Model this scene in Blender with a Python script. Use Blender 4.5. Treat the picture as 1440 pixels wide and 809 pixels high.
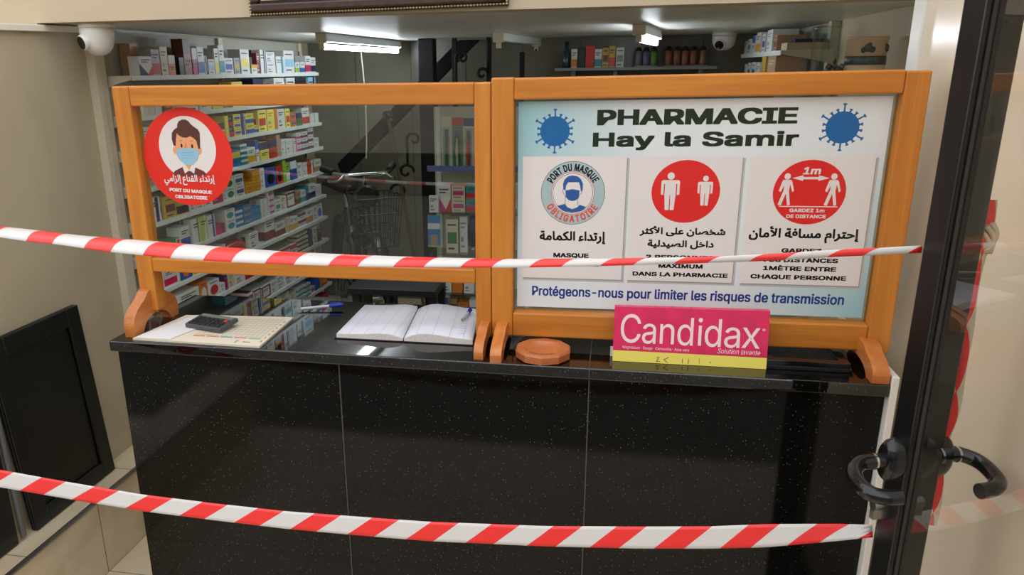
import bpy, bmesh, math, random
from math import sin, cos, pi, radians
from mathutils import Vector, Matrix
from mathutils.geometry import tessellate_polygon

for o in list(bpy.data.objects): bpy.data.objects.remove(o)
SC = bpy.context.scene
COL = SC.collection
random.seed(7)

# ---------------------------------------------------------------- camera
cam = bpy.data.objects.new('camera', bpy.data.cameras.new('camera'))
COL.objects.link(cam)
SC.camera = cam
FPX = 1084.31
cam.data.sensor_width = 36.0
cam.data.lens = FPX / 1440 * 36
cam.data.shift_x = 72.52 / 1440
cam.data.shift_y = 24.38 / 1440
cam.data.clip_start = 0.02
CAM_R = Vector((0.98167103, 0.19007821, -0.01386596))
CAM_D = Vector((0.04256489, -0.28958309, -0.95620597))
CAM_F = Vector((-0.18576927, 0.9380895, -0.29236599))
cam.matrix_world = Matrix((
    (CAM_R.x, -CAM_D.x, -CAM_F.x, 0.5354),
    (CAM_R.y, -CAM_D.y, -CAM_F.y, -1.6565),
    (CAM_R.z, -CAM_D.z, -CAM_F.z, 1.6451),
    (0, 0, 0, 1)))

# ---------------------------------------------------------------- light and exposure
SC.view_settings.view_transform = 'Standard'
SC.view_settings.look = 'None'
SC.view_settings.gamma = 1.0
SC.view_settings.use_curve_mapping = False
SC.view_settings.exposure = 0.0
SKY = 2.1
TUBE = 30.0
world = bpy.data.worlds.new('overcast_sky')
SC.world = world
world.use_nodes = True
bg = world.node_tree.nodes['Background']
bg.inputs[0].default_value = (0.98, 1.0, 1.06, 1)
bg.inputs[1].default_value = SKY
SC.cycles.max_bounces = 10
SC.cycles.transparent_max_bounces = 16

# ---------------------------------------------------------------- helpers: materials
def lin(c):
    r = []
    for v in c:
        v = v / 255.0
        r.append(v / 12.92 if v <= 0.04045 else ((v + 0.055) / 1.055) ** 2.4)
    return (r[0], r[1], r[2], 1.0)

def new_mat(name):
    m = bpy.data.materials.new(name)
    m.use_nodes = True
    nt = m.node_tree
    return m, nt, nt.nodes['Principled BSDF']

MATS = {}
def plain(name, rgb, rough=0.5, metal=0.0, spec=0.5, var=0.0, scale=30):
    if name in MATS: return MATS[name]
    m, nt, b = new_mat(name)
    c = lin(rgb)
    b.inputs['Base Color'].default_value = c
    b.inputs['Roughness'].default_value = rough
    b.inputs['Metallic'].default_value = metal
    b.inputs['Specular IOR Level'].default_value = spec
    if var:
        tc = nt.nodes.new('ShaderNodeTexCoord'); n = nt.nodes.new('ShaderNodeTexNoise')
        n.inputs['Scale'].default_value = scale; n.inputs['Detail'].default_value = 4
        nt.links.new(tc.outputs['Object'], n.inputs['Vector'])
        rmp = nt.nodes.new('ShaderNodeValToRGB')
        rmp.color_ramp.elements[0].position = 0.3; rmp.color_ramp.elements[1].position = 0.7
        rmp.color_ramp.elements[0].color = tuple(v * (1 - var) for v in c[:3]) + (1,)
        rmp.color_ramp.elements[1].color = tuple(min(1, v * (1 + var)) for v in c[:3]) + (1,)
        nt.links.new(n.outputs['Fac'], rmp.inputs['Fac'])
        nt.links.new(rmp.outputs['Color'], b.inputs['Base Color'])
    MATS[name] = m
    return m

def wood(name, axis, light, dark, rough=0.38):
    m, nt, b = new_mat(name)
    tc = nt.nodes.new('ShaderNodeTexCoord'); mp = nt.nodes.new('ShaderNodeMapping')
    sc = [38, 38, 38]; sc['xyz'.index(axis)] = 2.2
    mp.inputs['Scale'].default_value = sc
    n1 = nt.nodes.new('ShaderNodeTexNoise'); n1.inputs['Scale'].default_value = 1.0
    n1.inputs['Detail'].default_value = 5; n1.inputs['Distortion'].default_value = 0.6
    n2 = nt.nodes.new('ShaderNodeTexNoise'); n2.inputs['Scale'].default_value = 6.0
    n2.inputs['Detail'].default_value = 3
    mx = nt.nodes.new('ShaderNodeMath'); mx.operation = 'MULTIPLY_ADD'
    mx.inputs[1].default_value = 0.3
    rmp = nt.nodes.new('ShaderNodeValToRGB')
    rmp.color_ramp.elements[0].position = 0.35; rmp.color_ramp.elements[1].position = 0.85
    rmp.color_ramp.elements[0].color = lin(dark); rmp.color_ramp.elements[1].color = lin(light)
    nt.links.new(tc.outputs['Object'], mp.inputs['Vector'])
    nt.links.new(mp.outputs['Vector'], n1.inputs['Vector'])
    nt.links.new(mp.outputs['Vector'], n2.inputs['Vector'])
    nt.links.new(n2.outputs['Fac'], mx.inputs[0]); nt.links.new(n1.outputs['Fac'], mx.inputs[2])
    nt.links.new(mx.outputs[0], rmp.inputs['Fac'])
    nt.links.new(rmp.outputs['Color'], b.inputs['Base Color'])
    b.inputs['Roughness'].default_value = rough
    MATS[name] = m
    return m

def granite(name, spec=0.22, rough=0.07):
    m, nt, b = new_mat(name)
    tc = nt.nodes.new('ShaderNodeTexCoord')
    v = nt.nodes.new('ShaderNodeTexVoronoi'); v.inputs['Scale'].default_value = 175
    v.feature = 'F1'
    lt = nt.nodes.new('ShaderNodeMath'); lt.operation = 'LESS_THAN'; lt.inputs[1].default_value = 0.15
    sep = nt.nodes.new('ShaderNodeSeparateColor')
    gt = nt.nodes.new('ShaderNodeMath'); gt.operation = 'GREATER_THAN'; gt.inputs[1].default_value = 0.72
    mul = nt.nodes.new('ShaderNodeMath'); mul.operation = 'MULTIPLY'
    mix = nt.nodes.new('ShaderNodeMix'); mix.data_type = 'RGBA'
    n = nt.nodes.new('ShaderNodeTexNoise'); n.inputs['Scale'].default_value = 140
    rmp = nt.nodes.new('ShaderNodeValToRGB')
    rmp.color_ramp.elements[0].color = lin((6, 6, 5)); rmp.color_ramp.elements[1].color = lin((18, 17, 15))
    nt.links.new(tc.outputs['Object'], v.inputs['Vector']); nt.links.new(tc.outputs['Object'], n.inputs['Vector'])
    nt.links.new(n.outputs['Fac'], rmp.inputs['Fac'])
    nt.links.new(v.outputs['Distance'], lt.inputs[0]); nt.links.new(v.outputs['Color'], sep.inputs[0])
    nt.links.new(sep.outputs[0], gt.inputs[0])
    nt.links.new(lt.outputs[0], mul.inputs[0]); nt.links.new(gt.outputs[0], mul.inputs[1])
    nt.links.new(mul.outputs[0], mix.inputs['Factor'])
    nt.links.new(rmp.outputs['Color'], mix.inputs[6]); mix.inputs[7].default_value = lin((122, 120, 112))
    nt.links.new(mix.outputs[2], b.inputs['Base Color'])
    b.inputs['Roughness'].default_value = rough
    b.inputs['Specular IOR Level'].default_value = spec
    MATS[name] = m
    return m

def marble(name, c1, c2, rough=0.2, scale=3.0):
    m, nt, b = new_mat(name)
    tc = nt.nodes.new('ShaderNodeTexCoord')
    n = nt.nodes.new('ShaderNodeTexNoise'); n.inputs['Scale'].default_value = scale
    n.inputs['Detail'].default_value = 7; n.inputs['Distortion'].default_value = 1.6
    rmp = nt.nodes.new('ShaderNodeValToRGB')
    rmp.color_ramp.elements[0].position = 0.36; rmp.color_ramp.elements[1].position = 0.62
    rmp.color_ramp.elements[0].color = lin(c1); rmp.color_ramp.elements[1].color = lin(c2)
    nt.links.new(tc.outputs['Object'], n.inputs['Vector'])
    nt.links.new(n.outputs['Fac'], rmp.inputs['Fac']); nt.links.new(rmp.outputs['Color'], b.inputs['Base Color'])
    b.inputs['Roughness'].default_value = rough
    MATS[name] = m
    return m

def thin_glass(name, tint, refl=1.0, rough=0.0):
    m = bpy.data.materials.new(name); m.use_nodes = True
    nt = m.node_tree
    for n in list(nt.nodes): nt.nodes.remove(n)
    out = nt.nodes.new('ShaderNodeOutputMaterial'); mix = nt.nodes.new('ShaderNodeMixShader')
    tr = nt.nodes.new('ShaderNodeBsdfTransparent'); gl = nt.nodes.new('ShaderNodeBsdfGlossy')
    fr = nt.nodes.new('ShaderNodeLayerWeight'); fr.inputs['Blend'].default_value = 0.5
    pw = nt.nodes.new('ShaderNodeMath'); pw.operation = 'POWER'; pw.inputs[1].default_value = 5
    mu = nt.nodes.new('ShaderNodeMath'); mu.operation = 'MULTIPLY_ADD'; mu.inputs[1].default_value = 0.92
    mu.inputs[2].default_value = 0.08 * refl
    mu.use_clamp = True
    nt.links.new(fr.outputs['Facing'], pw.inputs[0])
    tr.inputs[0].default_value = tint; gl.inputs['Roughness'].default_value = rough
    nt.links.new(pw.outputs[0], mu.inputs[0]); nt.links.new(mu.outputs[0], mix.inputs[0])
    nt.links.new(tr.outputs[0], mix.inputs[1]); nt.links.new(gl.outputs[0], mix.inputs[2])
    nt.links.new(mix.outputs[0], out.inputs[0])
    MATS[name] = m
    return m

def emissive(name, rgb, strength):
    m, nt, b = new_mat(name)
    b.inputs['Base Color'].default_value = lin(rgb)
    b.inputs['Emission Color'].default_value = lin(rgb)
    b.inputs['Emission Strength'].default_value = strength
    MATS[name] = m
    return m

# ---------------------------------------------------------------- helpers: meshes
class MB:
    def __init__(s): s.v = []; s.f = []; s.m = []; s.mats = []; s.sm = []
    def mi(s, mat):
        if mat not in s.mats: s.mats.append(mat)
        return s.mats.index(mat)
    def face(s, pts, mat, smooth=False):
        k = len(s.v); s.v += [tuple(p) for p in pts]
        s.f.append(tuple(range(k, k + len(pts)))); s.m.append(s.mi(mat)); s.sm.append(smooth)
    def box(s, x0, x1, y0, y1, z0, z1, mat, M=None):
        c = [Vector((x, y, z)) for z in (z0, z1) for y in (y0, y1) for x in (x0, x1)]
        if M: c = [M @ p for p in c]
        k = len(s.v); s.v += [tuple(p) for p in c]
        for q in ((0, 2, 3, 1), (4, 5, 7, 6), (0, 1, 5, 4), (2, 6, 7, 3), (0, 4, 6, 2), (1, 3, 7, 5)):
            s.f.append(tuple(k + i for i in q)); s.m.append(s.mi(mat)); s.sm.append(False)
    def grid(s, rows, mat, closed=False, smooth=True):
        """rows of equal length point lists -> quads"""
        k = len(s.v); n = len(rows[0])
        for r in rows: s.v += [tuple(p) for p in r]
        for i in range(len(rows) - 1):
            for j in range(n if closed else n - 1):
                a = k + i * n + j; b = k + i * n + (j + 1) % n
                s.f.append((a, b, b + n, a + n)); s.m.append(s.mi(mat)); s.sm.append(smooth)
    def tube(s, path, r, mat, seg=10, caps=True):
        P = [Vector(p) for p in path]
        R = r if isinstance(r, (list, tuple)) else [r] * len(P)
        rows = []; up = None
        for i, p in enumerate(P):
            d = (P[min(i + 1, len(P) - 1)] - P[max(i - 1, 0)]).normalized()
            if up is None:
                up = Vector((0, 0, 1)) if abs(d.z) < 0.9 else Vector((1, 0, 0))
            a = (up - d * up.dot(d)).normalized(); b = d.cross(a); up = a
            rows.append([p + (a * cos(t) + b * sin(t)) * R[i] for t in [2 * pi * j / seg for j in range(seg)]])
        s.grid(rows, mat, closed=True)
        if caps:
            s.face(list(reversed(rows[0])), mat); s.face(rows[-1], mat)
    def lathe(s, prof, c, mat, seg=24, axis='z', caps=True):
        rows = []
        for r, h in prof:
            ring = []
            for j in range(seg):
                t = 2 * pi * j / seg
                q = (r * cos(t), r * sin(t), h)
                if axis == 'x': q = (h, r * cos(t), r * sin(t))
                if axis == 'y': q = (r * cos(t), h, r * sin(t))
                ring.append((c[0] + q[0], c[1] + q[1], c[2] + q[2]))
            rows.append(ring)
        s.grid(rows, mat, closed=True)
        if caps:
            s.face(list(reversed(rows[0])), mat); s.face(rows[-1], mat)
    def prism(s, poly, lo, hi, axis, mat, smooth=False):
        """2-D polygon extruded along axis ('x': poly is y,z; 'y': x,z; 'z': x,y)"""
        def at(p, h):
            if axis == 'x': return (h, p[0], p[1])
            if axis == 'y': return (p[0], h, p[1])
            return (p[0], p[1], h)
        n = len(poly)
        tris = tessellate_polygon([[Vector((p[0], p[1], 0)) for p in poly]])
        for h, rev in ((lo, False), (hi, True)):
            for t in tris:
                s.face([at(poly[i], h) for i in (t if rev else tuple(reversed(t)))], mat)
        for i in range(n):
            a, b = poly[i], poly[(i + 1) % n]
            s.face([at(a, lo), at(b, lo), at(b, hi), at(a, hi)], mat, smooth)
    def build(s, name, parent=None, bevel=0, seg=2, weld=False):
        me = bpy.data.meshes.new(name)
        me.from_pydata(s.v, [], s.f)
        for m in s.mats: me.materials.append(m)
        for p, i, q in zip(me.polygons, s.m, s.sm):
            p.material_index = i; p.use_smooth = q
        bm = bmesh.new(); bm.from_mesh(me)
        if weld: bmesh.ops.remove_doubles(bm, verts=bm.verts, dist=1e-5)
        if weld or weld is None: pass
        if s.__dict__.get('fix', True): bmesh.ops.recalc_face_normals(bm, faces=bm.faces)
        bm.to_mesh(me); bm.free()
        o = bpy.data.objects.new(name, me); COL.objects.link(o)
        if parent is not None:
            o.parent = parent
            o.matrix_parent_inverse = parent.matrix_world.inverted()
        if bevel:
            b = o.modifiers.new('bevel', 'BEVEL'); b.width = bevel; b.segments = seg
            b.limit_method = 'ANGLE'; b.angle_limit = radians(40)
        return o

def tag(o, label, cat, group=None, kind=None):
    o['label'] = label; o['category'] = cat
    if group: o['group'] = group
    if kind: o['kind'] = kind
    return o

def thing(name, label, cat, loc=(0, 0, 0), group=None):
    o = bpy.data.objects.new(name, None); COL.objects.link(o)
    o.location = loc; o.empty_display_size = 0.05
    o.matrix_world = Matrix.Translation(loc)
    return tag(o, label, cat, group)

def struct(o):
    o['kind'] = 'structure'; return o

def boxobj(name, b, mat, parent=None, bevel=0, seg=2):
    m = MB(); m.box(*b, mat); return m.build(name, parent, bevel, seg)

def catmull(P, n=6):
    P = [Vector(p) for p in P]; out = []
    for i in range(len(P) - 1):
        a = P[max(i - 1, 0)]; b = P[i]; c = P[i + 1]; d = P[min(i + 2, len(P) - 1)]
        for j in range(n):
            t = j / n
            out.append(0.5 * ((2 * b) + (c - a) * t + (2 * a - 5 * b + 4 * c - d) * t * t + (3 * b - a - 3 * c + d) * t ** 3))
    out.append(P[-1])
    return out

# ---------------------------------------------------------------- helpers: print and lettering
def glyph(font, ch):
    adv, body = font[ch if isinstance(ch, int) else ord(ch)]
    return float(adv), [list(zip(s[0::2], s[1::2])) for s in body]

def area(c): return 0.5 * sum(c[i][0] * c[(i + 1) % len(c)][1] - c[(i + 1) % len(c)][0] * c[i][1] for i in range(len(c)))

def inside(p, c):
    r = False; n = len(c)
    for i in range(n):
        a, b = c[i], c[(i + 1) % n]
        if (a[1] > p[1]) != (b[1] > p[1]) and p[0] < (b[0] - a[0]) * (p[1] - a[1]) / (b[1] - a[1]) + a[0]: r = not r
    return r

def overlap(p, q, eps=1.0):
    for s in (p, q):
        for i in range(3):
            a, b = s[i], s[(i + 1) % 3]
            n = (b[1] - a[1], a[0] - b[0]); L = math.hypot(*n)
            if L < 1e-9: return False
            u = [(v[0] * n[0] + v[1] * n[1]) / L for v in p]; w = [(v[0] * n[0] + v[1] * n[1]) / L for v in q]
            if max(u) <= min(w) + eps or max(w) <= min(u) + eps: return False
    return True

TRI = {}
def tris(font, ch):
    key = (id(font), ch)
    if key in TRI: return TRI[key]
    adv, cs = glyph(font, ch); out = []
    if cs:
        sgn = max((area(c) for c in cs), key=abs) > 0
        outer = [c for c in cs if (area(c) > 0) == sgn]; holes = [c for c in cs if (area(c) > 0) != sgn]
        for oi, o in enumerate(outer):
            hs = [h for h in holes if inside(h[0], o) and abs(area(h)) < abs(area(o))]
            loops = [[Vector((x, y, 0)) for x, y in l] for l in [o] + hs]
            flat = [p for l in loops for p in l]
            groups = []
            for t in tessellate_polygon(loops):
                q = [(flat[i].x, flat[i].y) for i in t]
                g = 0
                while g < len(groups) and any(overlap(q, d) for d in groups[g]): g += 1
                if g == len(groups): groups.append([])
                groups[g].append(q)
                out.append((q, oi * 2 + g))
    TRI[key] = (adv, out, cs)
    return TRI[key]

class Print:
    """flat printed graphics: layers of polygons on the plane y = y0, facing -y"""
    def __init__(s, mb, fmap): s.mb = mb; s.map = fmap; s.k = 0
    def tri(s, pts, mat, layer):
        s.mb.face([s.map(x, z, layer) for x, z in pts], mat)
    def poly(s, pts, mat, layer):
        ts = tessellate_polygon([[Vector((x, z, 0)) for x, z in pts]])
        for t in ts: s.tri([pts[i] for i in t], mat, layer)
    def rect(s, x0, x1, z0, z1, mat, layer): s.poly([(x0, z0), (x1, z0), (x1, z1), (x0, z1)], mat, layer)
    def disc(s, cx, cz, rx, rz, mat, layer, n=48): s.poly([(cx + rx * cos(2 * pi * i / n), cz + rz * sin(2 * pi * i / n)) for i in range(n)], mat, layer)
    def ring(s, cx, cz, r0, r1, mat, layer, n=64, a0=0, a1=2 * pi):
        for i in range(n):
            t, u = a0 + (a1 - a0) * i / n, a0 + (a1 - a0) * (i + 1) / n
            s.tri([(cx + r0 * cos(t), cz + r0 * sin(t)), (cx + r1 * cos(t), cz + r1 * sin(t)), (cx + r1 * cos(u), cz + r1 * sin(u)), (cx + r0 * cos(u), cz + r0 * sin(u))], mat, layer)
    def line(s, pts, w, mat, layer):
        for a, b in zip(pts[:-1], pts[1:]):
            d = Vector((b[0] - a[0], b[1] - a[1])); n = Vector((-d.y, d.x)).normalized() * w / 2; e = d.normalized() * w * 0.3
            s.tri([(a[0] - n.x - e.x, a[1] - n.y - e.y), (b[0] - n.x + e.x, b[1] - n.y + e.y), (b[0] + n.x + e.x, b[1] + n.y + e.y), (a[0] + n.x - e.x, a[1] + n.y - e.y)], mat, layer)
    def text(s, font, body, x0, x1, z0, h, mat, layer, bold=(0, 0), slant=0, cap=509, rise=0):
        tot = 0; lo = hi = None
        for ch in body:
            adv, t, cs = tris(font, ch)
            for c in cs:
                for x, y in c:
                    lo = tot + x if lo is None else min(lo, tot + x); hi = tot + x if hi is None else max(hi, tot + x)
            tot += adv
        sx = (x1 - x0 - 2 * bold[0]) / (hi - lo); sz = h / cap
        offs = [(0, 0)]
        if bold[0] or bold[1]:
            offs = [(bold[0] * a, bold[1] * b) for a in (-1, -0.33, 0.33, 1) for b in (-1, 0, 1)]
        pen = -lo
        for ch in body:
            adv, t, cs = tris(font, ch)
            for k, (ox, oz) in enumerate(offs):
                for f, oi in t:
                    s.tri([(x0 + bold[0] + (pen + x) * sx + y * sz * slant + ox, z0 + bold[1] + y * (sz - 2 * bold[1] / cap) + oz + rise * (pen + x) * sx) for x, y in f], mat, layer + k * 0.04 + oi * 0.5)
            pen += adv
    def arc(s, font, body, cx, cz, r, a0, a1, h, mat, layer, bold=0.0, flip=False, cap=509, stretch=1.0):
        """letters on a circle between angles a0 > a1 (degrees)"""
        n = len(body); w = [tris(font, c)[0] for c in body]; tot = sum(w); pos = 0; sc = h / cap
        for ch, wi in zip(body, w):
            a = radians(a0 + (a1 - a0) * (pos + wi / 2) / tot); pos += wi
            rot = a + pi / 2 if flip else a - pi / 2
            for ox, oz in ([(0, 0)] if not bold else [(bold * i, bold * j) for i in (-1, 0, 1) for j in (-1, 1)]):
                for f, oi in tris(font, ch)[1]:
                    q = []
                    for x, y in f:
                        lx = (x - wi / 2) * sc * stretch + ox; ly = y * sc + oz - (h if flip else 0)
                        q.append((cx + r * cos(a) + lx * cos(rot) - ly * sin(rot), cz + r * sin(a) + lx * sin(rot) + ly * cos(rot)))
                    s.tri(q, mat, layer + oi * 0.5 + (ox * 3 + oz) * 30)
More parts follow.
